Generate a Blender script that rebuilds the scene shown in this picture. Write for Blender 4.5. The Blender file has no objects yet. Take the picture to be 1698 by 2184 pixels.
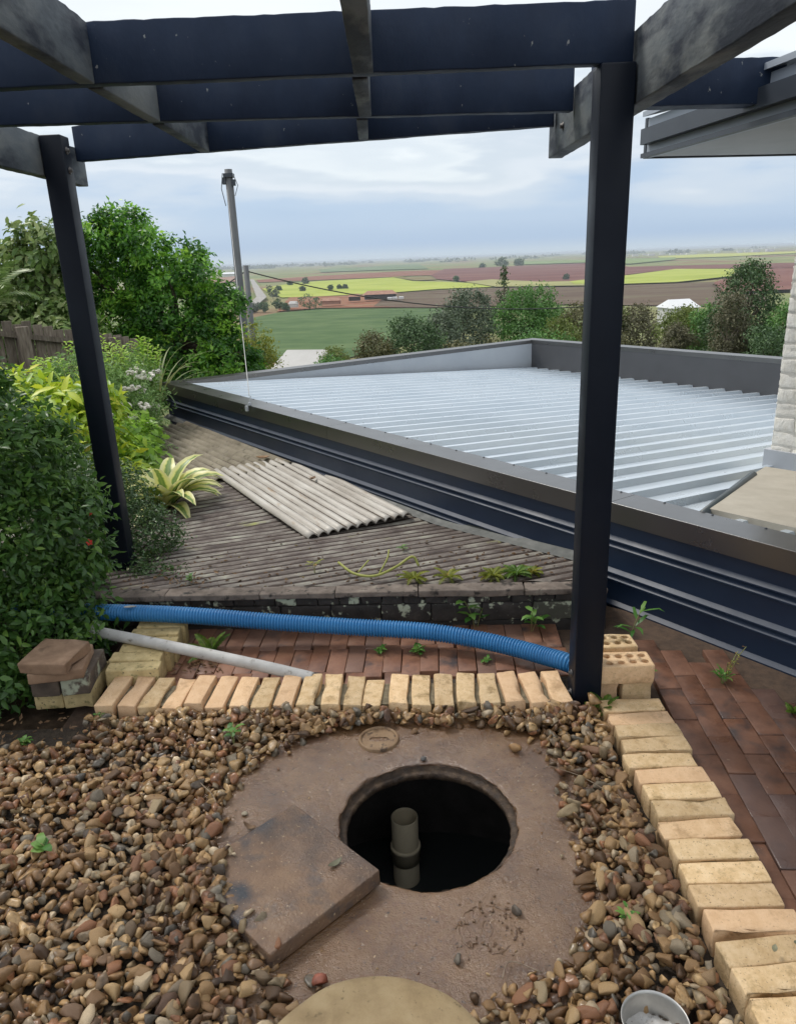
import bpy, bmesh, math, random
import numpy as np
from mathutils import Vector, Matrix, noise as mnoise
R = math.radians
sc = bpy.context.scene
col = sc.collection

# ------------------------------------------------------------------ camera
cam_d = bpy.data.cameras.new('camera')
cam = bpy.data.objects.new('camera', cam_d); col.objects.link(cam); sc.camera = cam
pitch, roll = R(18.6), R(2.2)
Fw = Vector((0, math.cos(pitch), -math.sin(pitch)))
U0 = Vector((0, math.sin(pitch), math.cos(pitch))); R0 = Vector((1, 0, 0))
Rt = R0*math.cos(roll) - U0*math.sin(roll); Up = U0*math.cos(roll) + R0*math.sin(roll)
m = Matrix((Rt, Up, -Fw)).transposed().to_4x4(); m.translation = Vector((0, 0, 1.6))
cam.matrix_world = m
cam_d.sensor_fit = 'VERTICAL'; cam_d.sensor_height = 36; cam_d.lens = 36*1605/2184
cam_d.clip_start = .05; cam_d.clip_end = 60000

# ------------------------------------------------------------------ sky, sun, exposure
SUN_EL, SUN_AZ = 54, 308          # degrees; azimuth clockwise from +Y (ahead, to the left)
w = bpy.data.worlds.new('World'); sc.world = w; w.use_nodes = True
nt = w.node_tree; N = nt.nodes; Lk = nt.links; N.clear()
out = N.new('ShaderNodeOutputWorld'); bg = N.new('ShaderNodeBackground'); bg.inputs[1].default_value = .1
sky = N.new('ShaderNodeTexSky'); sky.sky_type = 'NISHITA'; sky.sun_disc = False
sky.sun_elevation = R(SUN_EL); sky.sun_rotation = R(SUN_AZ)
tc = N.new('ShaderNodeTexCoord'); sep = N.new('ShaderNodeSeparateXYZ')
mp = N.new('ShaderNodeMapping'); mp.inputs['Scale'].default_value = (1.3, 1.3, 6)
nz = N.new('ShaderNodeTexNoise'); nz.inputs['Scale'].default_value = 2.4; nz.inputs['Detail'].default_value = 5; nz.inputs['Roughness'].default_value = .5
ma = N.new('ShaderNodeMath'); ma.operation = 'MULTIPLY_ADD'; ma.inputs[1].default_value = .40; ma.inputs[2].default_value = -.195
ad = N.new('ShaderNodeMath'); ad.operation = 'ADD'
fade = N.new('ShaderNodeMapRange'); fade.inputs['From Min'].default_value = .02; fade.inputs['From Max'].default_value = .12
mu = N.new('ShaderNodeMath'); mu.operation = 'MULTIPLY'
cr = N.new('ShaderNodeValToRGB'); cr.color_ramp.interpolation = 'EASE'
els = cr.color_ramp.elements
stops = [(0, (.37, .44, .51)), (.02, (.28, .37, .50)), (.05, (.315, .40, .52)), (.075, (.40, .46, .54)), (.095, (.49, .53, .58)), (.12, (.44, .49, .545)), (.145, (.54, .58, .61)), (.17, (.50, .545, .585)), (.21, (.64, .67, .68)), (.30, (.60, .63, .655)), (.45, (.67, .69, .71)), (1, (.64, .67, .71))]
els[0].position, els[0].color = stops[0][0], (*stops[0][1], 1)
els[1].position, els[1].color = stops[-1][0], (*stops[-1][1], 1)
for p_, c_ in stops[1:-1]:
    e = els.new(p_); e.color = (*c_, 1)
scl = N.new('ShaderNodeVectorMath'); scl.operation = 'SCALE'; scl.inputs['Scale'].default_value = 10
mx = N.new('ShaderNodeMix'); mx.data_type = 'RGBA'; mx.inputs['Factor'].default_value = .9
Lk.new(tc.outputs['Generated'], sep.inputs[0]); Lk.new(tc.outputs['Generated'], mp.inputs[0]); Lk.new(mp.outputs[0], nz.inputs['Vector'])
Lk.new(nz.outputs['Fac'], ma.inputs[0]); Lk.new(sep.outputs['Z'], fade.inputs['Value']); Lk.new(ma.outputs[0], mu.inputs[0]); Lk.new(fade.outputs[0], mu.inputs[1])
Lk.new(mu.outputs[0], ad.inputs[0]); Lk.new(sep.outputs['Z'], ad.inputs[1]); Lk.new(ad.outputs[0], cr.inputs[0])
Lk.new(cr.outputs[0], scl.inputs[0]); Lk.new(sky.outputs[0], mx.inputs['A']); Lk.new(scl.outputs[0], mx.inputs['B'])
Lk.new(mx.outputs['Result'], bg.inputs[0]); Lk.new(bg.outputs[0], out.inputs[0])
sd = bpy.data.lights.new('sun', 'SUN'); sd.energy = 1.5; sd.angle = R(14); sd.color = (1, .95, .88)
sun = bpy.data.objects.new('sun', sd); col.objects.link(sun)
sdir = Vector((math.sin(R(SUN_AZ))*math.cos(R(SUN_EL)), math.cos(R(SUN_AZ))*math.cos(R(SUN_EL)), math.sin(R(SUN_EL))))
sun.rotation_euler = sdir.to_track_quat('Z', 'Y').to_euler(); sun.location = (-8, 6, 14)
sc.view_settings.view_transform = 'Standard'; sc.view_settings.look = 'None'
sc.view_settings.exposure = 0.66; sc.view_settings.gamma = 1; sc.view_settings.use_curve_mapping = False

# ------------------------------------------------------------------ helpers
def tag(o, label=None, cat=None, group=None, kind=None):
    if label: o['label'] = label
    if cat: o['category'] = cat
    if group: o['group'] = group
    if kind: o['kind'] = kind
    return o
def link(name, me, parent=None, loc=None, rot=None):
    o = bpy.data.objects.new(name, me); col.objects.link(o)
    if parent: o.parent = parent
    if loc is not None: o.location = loc
    if rot is not None: o.rotation_euler = rot
    return o
def empty(name, loc=(0, 0, 0)):
    o = bpy.data.objects.new(name, None); col.objects.link(o); o.location = loc; o.empty_display_size = .1
    return o
def mesh(name, v, f, mat=None, smooth=False):
    me = bpy.data.meshes.new(name)
    me.from_pydata([tuple(map(float, p)) for p in v], [], [tuple(map(int, q)) for q in f]); me.validate()
    if mat: me.materials.append(mat)
    if smooth: me.polygons.foreach_set('use_smooth', [True]*len(me.polygons))
    me.update(); return me
def fastmesh(name, v, f, mat=None, smooth=False, attr=None):
    v = np.asarray(v, np.float32); f = np.asarray(f, np.int32); k = f.shape[1]
    me = bpy.data.meshes.new(name); me.vertices.add(len(v)); me.vertices.foreach_set('co', v.ravel())
    me.loops.add(f.size); me.loops.foreach_set('vertex_index', f.ravel())
    me.polygons.add(len(f)); me.polygons.foreach_set('loop_start', np.arange(len(f), dtype=np.int32)*k)
    me.polygons.foreach_set('loop_total', np.full(len(f), k, np.int32))
    if smooth: me.polygons.foreach_set('use_smooth', np.ones(len(f), bool))
    if attr is not None:
        a = me.attributes.new('rnd', 'FLOAT', 'POINT'); a.data.foreach_set('value', np.asarray(attr, np.float32))
    if mat: me.materials.append(mat)
    me.update(calc_edges=True); return me
class MB:                                            # collects shapes for ONE mesh
    def __init__(s): s.v = []; s.f = []
    def add(s, v, f):
        b = len(s.v); s.v += [tuple(p) for p in v]; s.f += [tuple(b+i for i in q) for q in f]; return s
    def box(s, c, h, M=None):
        M = M or Matrix.Identity(3); c = Vector(c)
        v = [c + M @ Vector((x*h[0], y*h[1], z*h[2])) for z in (-1, 1) for y in (-1, 1) for x in (-1, 1)]
        return s.add(v, [(0, 2, 3, 1), (4, 5, 7, 6), (0, 1, 5, 4), (2, 6, 7, 3), (0, 4, 6, 2), (1, 3, 7, 5)])
    def tube(s, pts, rad, n=10, cap=True):
        v, f = tube_geo(pts, rad, n, cap); return s.add(v, f)
    def me(s, name, mat, smooth=False): return mesh(name, s.v, s.f, mat, smooth)
def tube_geo(pts, rad, n=10, cap=True):
    pts = [Vector(p) for p in pts]; k = len(pts)
    if not hasattr(rad, '__len__'): rad = [rad]*k
    v = []; f = []; ref = None
    for i, p in enumerate(pts):
        t = (pts[min(i+1, k-1)] - pts[max(i-1, 0)]).normalized()
        if ref is None: ref = t.orthogonal().normalized()
        ref = (ref - t*ref.dot(t)).normalized(); bi = t.cross(ref)
        for j in range(n):
            a = 2*math.pi*j/n; v.append(p + (ref*math.cos(a) + bi*math.sin(a))*rad[i])
    for i in range(k-1):
        for j in range(n):
            a, b = i*n+j, i*n+(j+1) % n; f.append((a, b, b+n, a+n))
    if cap: f.append(tuple(range(n-1, -1, -1))); f.append(tuple(range((k-1)*n, k*n)))
    return v, f
def rbox(name, hx, hy, hz, r, mat, seed=0, amp=0., fine=True, chip=0.):     # a box with worn, rounded edges
    def ax(h): return [-h, -h+r*.35, -h+r, -h*.34, h*.34, h-r, h-r*.35, h] if fine else [-h, -h+r, h-r, h]
    A = [ax(hx), ax(hy), ax(hz)]; n = len(A[0]); idx = {}; v = []; f = []
    H = (hx, hy, hz)
    def vert(i, j, k):
        if (i, j, k) not in idx:
            p = Vector((A[0][i], A[1][j], A[2][k])); q = Vector([max(-H[a]+r, min(H[a]-r, p[a])) for a in range(3)])
            d = p-q
            if d.length > 1e-7: p = q + d.normalized()*min(r, d.length)
            if amp:
                s = Vector((seed*7.3, seed*3.1, seed*1.7))
                p = p + mnoise.noise_vector(p*28+s)*amp + mnoise.noise_vector(p*9+s)*amp*1.2
            if chip:
                c = mnoise.noise(p*16+Vector((seed*11.3, seed, 5)))
                if c > .28 and d.length > r*.6: p = p - d.normalized()*chip*(c-.28)*2.5
            idx[(i, j, k)] = len(v); v.append(p)
        return idx[(i, j, k)]
    e = n-1
    for a in range(e):
        for b in range(e):
            f.append((vert(a, b, e), vert(a+1, b, e), vert(a+1, b+1, e), vert(a, b+1, e)))
            f.append((vert(a, b, 0), vert(a, b+1, 0), vert(a+1, b+1, 0), vert(a+1, b, 0)))
            f.append((vert(a, 0, b), vert(a+1, 0, b), vert(a+1, 0, b+1), vert(a, 0, b+1)))
            f.append((vert(a, e, b), vert(a, e, b+1), vert(a+1, e, b+1), vert(a+1, e, b)))
            f.append((vert(0, a, b), vert(0, a, b+1), vert(0, a+1, b+1), vert(0, a+1, b)))
            f.append((vert(e, a, b), vert(e, a+1, b), vert(e, a+1, b+1), vert(e, a, b+1)))
    return mesh(name, v, f, mat, True)
def prism(poly, z0, z1):                              # upright prism over a polygon
    n = len(poly); v = [(x, y, z0) for x, y in poly] + [(x, y, z1) for x, y in poly]
    f = [tuple(range(n-1, -1, -1)), tuple(range(n, 2*n))] + [(i, (i+1) % n, n+(i+1) % n, n+i) for i in range(n)]
    return v, f
def rotz(a):
    return Matrix.Rotation(a, 3, 'Z')

# ------------------------------------------------------------------ materials
def nodes(name):
    M = bpy.data.materials.new(name); M.use_nodes = True; t = M.node_tree
    b = t.nodes['Principled BSDF']; return M, t, t.nodes, t.links, b
def ramp(n, pts):
    c = n.new('ShaderNodeValToRGB'); e = c.color_ramp.elements
    e[0].position, e[0].color = pts[0][0], (*pts[0][1], 1); e[1].position, e[1].color = pts[-1][0], (*pts[-1][1], 1)
    for p, k in pts[1:-1]:
        q = e.new(p); q.color = (*k, 1)
    return c
def surf(name, cols, scale=8, detail=6, rough=(.6, .8), bump=.2, bscale=None, bdist=.005, spots=None, spot2=None, rand=0., hue=None,
         metal=0., spec=.5, ior=1.5, stretch=None, turn=0., coat=0., dist=0., nrough=.6, wet=None):
    """noise-coloured surface; cols = ramp; spots = (colour, scale, lo, hi); rand = per-object brightness spread; wet = (scale, lo, hi, roughness)"""
    M, t, n, l, b = nodes(name)
    tc = n.new('ShaderNodeTexCoord'); oi = n.new('ShaderNodeObjectInfo')
    off = n.new('ShaderNodeVectorMath'); off.operation = 'SCALE'; cmb = n.new('ShaderNodeCombineXYZ')
    for k in range(3): l.new(oi.outputs['Random'], cmb.inputs[k])
    l.new(cmb.outputs[0], off.inputs[0]); off.inputs['Scale'].default_value = 37.
    add = n.new('ShaderNodeVectorMath'); l.new(tc.outputs['Object'], add.inputs[0]); l.new(off.outputs[0], add.inputs[1])
    vec = add.outputs[0]
    if turn:
        mt = n.new('ShaderNodeMapping'); mt.inputs['Rotation'].default_value = (0, 0, turn); l.new(vec, mt.inputs[0]); vec = mt.outputs[0]
    if stretch:
        mp = n.new('ShaderNodeMapping'); mp.inputs['Scale'].default_value = stretch; l.new(vec, mp.inputs[0]); vec = mp.outputs[0]
    def noise(s, d=6, di=0., r=nrough):
        q = n.new('ShaderNodeTexNoise'); q.inputs['Scale'].default_value = s; q.inputs['Detail'].default_value = d
        q.inputs['Roughness'].default_value = r; q.inputs['Distortion'].default_value = di; l.new(vec, q.inputs['Vector']); return q
    nz = noise(scale, detail, dist)
    c = ramp(n, cols); l.new(nz.outputs['Fac'], c.inputs[0]); cur = c.outputs[0]
    for sp in (spots, spot2):
        if sp:
            q = noise(sp[1], 5); mr = n.new('ShaderNodeMapRange'); mr.inputs['From Min'].default_value = sp[2]; mr.inputs['From Max'].default_value = sp[3]
            l.new(q.outputs['Fac'], mr.inputs['Value'])
            x = n.new('ShaderNodeMix'); x.data_type = 'RGBA'; l.new(mr.outputs[0], x.inputs['Factor']); l.new(cur, x.inputs['A']); x.inputs['B'].default_value = (*sp[0], 1)
            cur = x.outputs['Result']
    if rand or hue:
        h = n.new('ShaderNodeHueSaturation'); mr = n.new('ShaderNodeMapRange')
        mr.inputs['To Min'].default_value = 1-rand; mr.inputs['To Max'].default_value = 1+rand; l.new(oi.outputs['Random'], mr.inputs['Value']); l.new(mr.outputs[0], h.inputs['Value'])
        l.new(cur, h.inputs['Color']); cur = h.outputs[0]
        if hue:
            wn = n.new('ShaderNodeTexWhiteNoise'); wn.noise_dimensions = '1D'; l.new(oi.outputs['Random'], wn.inputs['W'])
            x = n.new('ShaderNodeMix'); x.data_type = 'RGBA'; mr2 = n.new('ShaderNodeMapRange'); mr2.inputs['From Min'].default_value = hue[1]; mr2.inputs['From Max'].default_value = hue[1]+.15
            mr2.inputs['To Max'].default_value = hue[2]
            l.new(wn.outputs['Value'], mr2.inputs['Value']); l.new(mr2.outputs[0], x.inputs['Factor']); l.new(cur, x.inputs['A']); x.inputs['B'].default_value = (*hue[0], 1); cur = x.outputs['Result']
    l.new(cur, b.inputs['Base Color'])
    q = noise(scale*1.7, 4); mr = n.new('ShaderNodeMapRange'); mr.inputs['From Min'].default_value = .3; mr.inputs['From Max'].default_value = .7
    mr.inputs['To Min'].default_value, mr.inputs['To Max'].default_value = rough; l.new(q.outputs['Fac'], mr.inputs['Value']); ro = mr.outputs[0]
    if wet:
        q = noise(wet[0], 3); mr = n.new('ShaderNodeMapRange'); mr.inputs['From Min'].default_value = wet[1]; mr.inputs['From Max'].default_value = wet[2]; l.new(q.outputs['Fac'], mr.inputs['Value'])
        x = n.new('ShaderNodeMix'); l.new(mr.outputs[0], x.inputs['Factor']); l.new(ro, x.inputs['A']); x.inputs['B'].default_value = wet[3]; ro = x.outputs['Result']
    l.new(ro, b.inputs['Roughness'])
    b.inputs['IOR'].default_value = ior; b.inputs['Metallic'].default_value = metal; b.inputs['Specular IOR Level'].default_value = spec; b.inputs['Coat Weight'].default_value = coat; b.inputs['Coat Roughness'].default_value = .15
    if bump:
        q = noise(bscale or scale*6, 6); bp = n.new('ShaderNodeBump'); bp.inputs['Strength'].default_value = bump; bp.inputs['Distance'].default_value = bdist
        l.new(q.outputs['Fac'], bp.inputs['Height']); l.new(bp.outputs[0], b.inputs['Normal'])
    return M
def leafmat(name, cols, rough=.4, trans=.25, obj=False, spec=.5):
    M, t, n, l, b = nodes(name)
    if obj:
        a = n.new('ShaderNodeObjectInfo'); s = a.outputs['Random']
    else:
        a = n.new('ShaderNodeAttribute'); a.attribute_name = 'rnd'; s = a.outputs['Fac']
    c = ramp(n, cols); l.new(s, c.inputs[0]); l.new(c.outputs[0], b.inputs['Base Color']); b.inputs['Roughness'].default_value = rough; b.inputs['Specular IOR Level'].default_value = spec
    tr = n.new('ShaderNodeBsdfTranslucent'); l.new(c.outputs[0], tr.inputs[0]); mx = n.new('ShaderNodeMixShader'); mx.inputs[0].default_value = trans
    o = n['Material Output']; l.new(b.outputs[0], mx.inputs[1]); l.new(tr.outputs[0], mx.inputs[2]); l.new(mx.outputs[0], o.inputs['Surface'])
    return M

M_timber = surf('timber_paint', [(.3, (.011, .021, .046)), (.55, (.017, .031, .064)), (.75, (.032, .046, .076))], 5, rough=(.45, .65), bump=.35, bscale=60, bdist=.003,
                spots=((.26, .27, .27), 46, .70, .73), stretch=(1, 1, .6), spec=.25)
M_timber_worn = surf('timber_weathered', [(.25, (.045, .058, .075)), (.45, (.10, .12, .135)), (.65, (.17, .185, .185)), (.85, (.25, .27, .17))], 7, rough=(.6, .85), bump=.6, bscale=50, bdist=.004,
                     spots=((.018, .026, .042), 6, .46, .58), stretch=(.4, 1, 1))
M_post = surf('post_paint', [(.3, (.005, .008, .015)), (.7, (.008, .012, .021))], 4, spec=.22, rough=(.42, .55), bump=.06, bscale=40, bdist=.002)
M_steel = surf('bolt_steel', [(.3, (.06, .06, .065)), (.7, (.14, .13, .12))], 40, rough=(.4, .6), metal=.8, bump=.1)
M_clad = surf('navy_cladding', [(.3, (.011, .023, .050)), (.7, (.017, .032, .064))], 3, rough=(.4, .5), bump=0, coat=.0)
M_cap = surf('capping_metal', [(.3, (.020, .019, .019)), (.7, (.026, .024, .024))], 3, rough=(.26, .34), bump=0, ior=2.3)
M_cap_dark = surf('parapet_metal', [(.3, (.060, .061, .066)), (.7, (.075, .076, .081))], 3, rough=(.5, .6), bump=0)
M_roof = surf('roof_metal', [(.3, (.53, .60, .66)), (.5, (.58, .645, .70)), (.7, (.62, .68, .73))], 1.5, rough=(.24, .36), bump=0, metal=.3)
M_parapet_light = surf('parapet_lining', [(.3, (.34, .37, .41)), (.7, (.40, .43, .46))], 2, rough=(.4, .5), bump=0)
M_house_paint = surf('white_brick_paint', [(.3, (.70, .66, .58)), (.6, (.83, .80, .74)), (.8, (.87, .85, .80))], 14, rough=(.7, .9), bump=.7, bscale=45, bdist=.008, spots=((.35, .30, .25), 18, .66, .74), rand=.08)
M_mortar_white = surf('white_mortar', [(.3, (.58, .55, .49)), (.7, (.72, .69, .63))], 30, rough=(.8, .9), bump=.5)
M_flash = surf('grey_flashing', [(.3, (.40, .42, .45)), (.7, (.46, .48, .51))], 4, rough=(.4, .55), bump=.05)
M_beige = surf('beige_concrete', [(.3, (.40, .36, .29)), (.7, (.50, .46, .38))], 7, rough=(.7, .85), bump=.2)
M_fascia = surf('eave_fascia', [(.3, (.30, .34, .39)), (.7, (.35, .39, .44))], 3, rough=(.4, .5), bump=.03)
M_soffit = surf('eave_soffit', [(.3, (.32, .335, .34)), (.7, (.38, .39, .395))], 3, rough=(.6, .7), bump=.05)
M_gutter = surf('eave_gutter', [(.3, (.035, .042, .055)), (.7, (.05, .06, .075))], 3, rough=(.35, .45), bump=.03)
M_cream = surf('cream_brick', [(.25, (.42, .26, .12)), (.40, (.58, .40, .205)), (.56, (.69, .50, .285)), (.8, (.76, .58, .365))], 24, 8, rough=(.75, .9), bump=.7, bscale=120, bdist=.005,
               spots=((.15, .10, .055), 150, .60, .68), spot2=((.30, .20, .085), 13, .55, .70), rand=.20, hue=((.72, .44, .27), .55, .45), nrough=.7)
M_cream_moss = surf('mossy_cream_brick', [(.3, (.36, .27, .12)), (.6, (.54, .42, .21)), (.8, (.62, .50, .28))], 22, rough=(.75, .9), bump=.55, bscale=120, bdist=.004,
                    spots=((.17, .15, .06), 26, .60, .70), spot2=((.06, .05, .03), 60, .62, .7), rand=.1)
M_mortar = surf('dark_mortar', [(.3, (.10, .085, .05)), (.7, (.24, .20, .13))], 40, rough=(.85, .95), bump=.6)
M_paver = surf('red_paver', [(.25, (.14, .066, .042)), (.5, (.235, .112, .068)), (.75, (.30, .155, .095))], 13, rough=(.5, .75), bump=.35, bscale=90, bdist=.003,
               spots=((.055, .045, .045), 7, .56, .72), spot2=((.34, .24, .17), 60, .69, .76), rand=.12, hue=((.15, .095, .075), .70, .5), wet=(3, .45, .6, .32))
M_brown_paver = surf('brown_paver', [(.3, (.19, .115, .07)), (.55, (.27, .17, .105)), (.8, (.34, .225, .145))], 20, rough=(.75, .9), bump=.4, bscale=110, bdist=.003, spots=((.10, .06, .035), 12, .60, .75), rand=.08)
M_dark_brick = surf('lichened_dark_brick', [(.3, (.055, .042, .032)), (.7, (.13, .095, .07))], 18, rough=(.8, .95), bump=.5, spots=((.36, .38, .28), 9, .56, .63))
M_joint = surf('paving_joint', [(.3, (.055, .036, .025)), (.7, (.11, .07, .045))], 30, rough=(.8, .95), bump=.5)
M_wetcon = surf('wet_concrete', [(.25, (.056, .023, .008)), (.40, (.112, .052, .021)), (.55, (.172, .089, .038)), (.75, (.245, .14, .068))], 5.5, 10, rough=(.3, .48), bump=1., bscale=95, bdist=.005, ior=1.95,
                spots=((.060, .034, .020), 75, .58, .70), spot2=((.42, .31, .20), 55, .63, .72), wet=(3.0, .34, .50, .08), nrough=.72)
M_lid = surf('concrete_cover', [(.25, (.045, .030, .023)), (.42, (.10, .060, .038)), (.58, (.175, .10, .055)), (.8, (.25, .152, .082))], 7, 9, rough=(.5, .7), bump=.9, bscale=110, bdist=.006, ior=1.65,
             spots=((.032, .035, .043), 5, .50, .62), spot2=((.46, .34, .21), 90, .62, .72), wet=(4, .5, .62, .24))
M_disc = surf('dry_concrete', [(.25, (.19, .13, .065)), (.5, (.29, .21, .11)), (.8, (.37, .285, .16))], 14, 8, rough=(.75, .9), bump=.5, bscale=150, bdist=.003, spots=((.14, .10, .05), 60, .62, .72))
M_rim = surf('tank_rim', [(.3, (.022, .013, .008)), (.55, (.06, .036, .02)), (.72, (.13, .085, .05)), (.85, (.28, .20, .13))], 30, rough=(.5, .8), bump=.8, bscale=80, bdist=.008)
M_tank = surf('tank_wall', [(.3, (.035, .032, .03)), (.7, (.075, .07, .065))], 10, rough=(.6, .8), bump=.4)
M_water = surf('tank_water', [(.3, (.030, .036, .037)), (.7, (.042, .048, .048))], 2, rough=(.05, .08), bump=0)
M_pvc = surf('tank_pvc', [(.3, (.56, .48, .33)), (.7, (.64, .56, .40))], 8, rough=(.5, .6), bump=.05)
M_greypipe = surf('grey_pvc', [(.3, (.36, .35, .33)), (.6, (.48, .47, .45)), (.8, (.56, .55, .52))], 12, rough=(.5, .7), bump=.2, bscale=60, spots=((.16, .14, .11), 34, .60, .72))
M_hose = surf('blue_hose', [(.3, (.022, .15, .36)), (.7, (.034, .20, .44))], 6, rough=(.35, .5), bump=.05, bscale=50, spots=((.16, .22, .26), 45, .66, .76))
M_tin = surf('tin_metal', [(.3, (.42, .41, .39)), (.7, (.60, .59, .56))], 12, rough=(.3, .5), metal=.85, bump=.1)
M_powder = surf('white_powder', [(.3, (.40, .38, .35)), (.7, (.56, .55, .53))], 40, rough=(.8, .9), bump=.7, bscale=90, spots=((.06, .045, .03), 38, .54, .60))
M_soil = surf('soil', [(.3, (.022, .016, .011)), (.55, (.05, .036, .024)), (.8, (.10, .075, .05))], 30, rough=(.8, .95), bump=.9, bscale=70, bdist=.01)
M_shed_sheet = surf('mossy_fibre_sheet', [(.28, (.05, .038, .033)), (.40, (.10, .078, .068)), (.50, (.17, .145, .125)), (.60, (.27, .25, .21)), (.75, (.40, .41, .31))], 7, 8, rough=(.8, .95), bump=.7, bscale=55, bdist=.006,
                    spots=((.30, .31, .10), 4.5, .62, .74), nrough=.7, turn=R(-24.3), stretch=(.6, 1.3, 1))
M_tan_sheet = surf('tan_fibre_sheet', [(.3, (.15, .125, .085)), (.6, (.25, .215, .155)), (.8, (.32, .28, .21))], 6, 8, rough=(.75, .9), bump=.4, bscale=50, bdist=.004, spots=((.07, .06, .03), 14, .58, .72))
M_iron = surf('pale_iron', [(.3, (.28, .25, .21)), (.5, (.40, .37, .325)), (.75, (.52, .50, .455))], 5, 7, rough=(.45, .65), bump=.15, bscale=40, metal=.15, spots=((.26, .17, .09), 9, .62, .74), turn=R(59), stretch=(.35, 1.2, 1))
M_shed_wall = surf('black_stained_wall', [(.3, (.014, .012, .011)), (.6, (.035, .030, .027)), (.8, (.075, .065, .058))], 9, rough=(.6, .85), bump=.4, bscale=50, spots=((.34, .37, .27), 15, .62, .66), spot2=((.17, .10, .06), 12, .66, .74))
M_shed_brick = surf('lichen_brick', [(.3, (.016, .014, .012)), (.6, (.04, .034, .03)), (.8, (.08, .07, .06))], 14, rough=(.7, .9), bump=.5, spots=((.42, .45, .33), 17, .56, .62), hue=((.26, .28, .19), .88, .5))
M_lip = surf('roof_edge_board', [(.3, (.09, .07, .055)), (.6, (.20, .16, .13)), (.8, (.30, .27, .21))], 14, rough=(.8, .95), bump=.5, spots=((.03, .025, .02), 22, .55, .66))
M_fence = surf('grey_paling', [(.3, (.085, .066, .048)), (.55, (.16, .13, .10)), (.8, (.25, .215, .17))], 10, rough=(.8, .95), bump=.5, stretch=(6, 6, .8), rand=.2)
M_pole = surf('pole_timber', [(.3, (.10, .105, .11)), (.7, (.17, .175, .18))], 4, rough=(.7, .9), bump=.3, stretch=(4, 4, .4))
M_wire = surf('cable', [(.3, (.03, .03, .032)), (.7, (.05, .05, .05))], 4, rough=(.5, .7), bump=0)
M_wire_light = surf('pale_cable', [(.3, (.45, .44, .42)), (.7, (.55, .54, .52))], 4, rough=(.5, .7), bump=0)
M_bark = surf('bark', [(.3, (.05, .036, .026)), (.7, (.13, .10, .075))], 20, rough=(.85, .95), bump=.7, stretch=(3, 3, .6))
M_bark_pale = surf('pale_bark', [(.3, (.16, .13, .10)), (.7, (.28, .24, .20))], 20, rough=(.85, .95), bump=.5)
M_weed_stem = surf('weed_stem', [(.3, (.16, .20, .06)), (.7, (.28, .26, .10))], 20, rough=(.6, .8), bump=0)
M_dead = surf('dead_leaf', [(.3, (.13, .07, .035)), (.7, (.26, .16, .08))], 30, rough=(.6, .8), bump=.3, rand=.3)
M_olive_leaf = surf('fallen_olive_leaf', [(.3, (.12, .115, .065)), (.7, (.22, .21, .13))], 30, rough=(.5, .7), bump=.3, rand=.25)
M_twig = surf('dry_twig', [(.3, (.16, .11, .07)), (.7, (.30, .23, .16))], 30, rough=(.7, .9), bump=.3)

# ------------------------------------------------------------------ ground and the plain below
def gh(y):                                            # height of the hillside, falling away from the yard
    if y < 8: return -.06
    t = min(1, (y-8)/167.); return -.06 - 44.94*(t + .06*math.sin(math.pi*t))
def ground_mat():
    M, t, n, l, b = nodes('ground_cover')
    tc = n.new('ShaderNodeTexCoord'); sp = n.new('ShaderNodeSeparateXYZ'); l.new(tc.outputs['Object'], sp.inputs[0])
    nz = n.new('ShaderNodeTexNoise'); nz.inputs['Scale'].default_value = 14; nz.inputs['Detail'].default_value = 8; l.new(tc.outputs['Object'], nz.inputs['Vector'])
    soil = ramp(n, [(.3, (.025, .018, .012)), (.55, (.055, .038, .025)), (.8, (.10, .07, .045))]); l.new(nz.outputs['Fac'], soil.inputs[0])
    n2 = n.new('ShaderNodeTexNoise'); n2.inputs['Scale'].default_value = .12; n2.inputs['Detail'].default_value = 8; l.new(tc.outputs['Object'], n2.inputs['Vector'])
    gr = ramp(n, [(.3, (.045, .07, .02)), (.55, (.10, .12, .04)), (.75, (.19, .16, .08))]); l.new(n2.outputs['Fac'], gr.inputs[0])
    n3 = n.new('ShaderNodeTexNoise'); n3.inputs['Scale'].default_value = .0022; n3.inputs['Detail'].default_value = 6; mp = n.new('ShaderNodeMapping'); mp.inputs['Scale'].default_value = (1, .45, 1)
    l.new(tc.outputs['Object'], mp.inputs[0]); l.new(mp.outputs[0], n3.inputs['Vector'])
    pl = ramp(n, [(.34, (.20, .115, .075)), (.42, (.22, .21, .095)), (.5, (.15, .19, .075)), (.58, (.26, .25, .11)), (.66, (.17, .10, .07))]); l.new(n3.outputs['Fac'], pl.inputs[0])
    a = n.new('ShaderNodeMapRange'); a.inputs['From Min'].default_value = 9; a.inputs['From Max'].default_value = 15; l.new(sp.outputs['Y'], a.inputs['Value'])
    m1 = n.new('ShaderNodeMix'); m1.data_type = 'RGBA'; l.new(a.outputs[0], m1.inputs['Factor']); l.new(soil.outputs[0], m1.inputs['A']); l.new(gr.outputs[0], m1.inputs['B'])
    a2 = n.new('ShaderNodeMapRange'); a2.inputs['From Min'].default_value = 250; a2.inputs['From Max'].default_value = 420; l.new(sp.outputs['Y'], a2.inputs['Value'])
    m2 = n.new('ShaderNodeMix'); m2.data_type = 'RGBA'; l.new(a2.outputs[0], m2.inputs['Factor']); l.new(m1.outputs['Result'], m2.inputs['A']); l.new(pl.outputs[0], m2.inputs['B'])
    l.new(m2.outputs['Result'], b.inputs['Base Color']); b.inputs['Roughness'].default_value = .95; b.inputs['Specular IOR Level'].default_value = .1
    bp = n.new('ShaderNodeBump'); bp.inputs['Strength'].default_value = .8; bp.inputs['Distance'].default_value = .02; l.new(nz.outputs['Fac'], bp.inputs['Height']); l.new(bp.outputs[0], b.inputs['Normal'])
    return M
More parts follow.
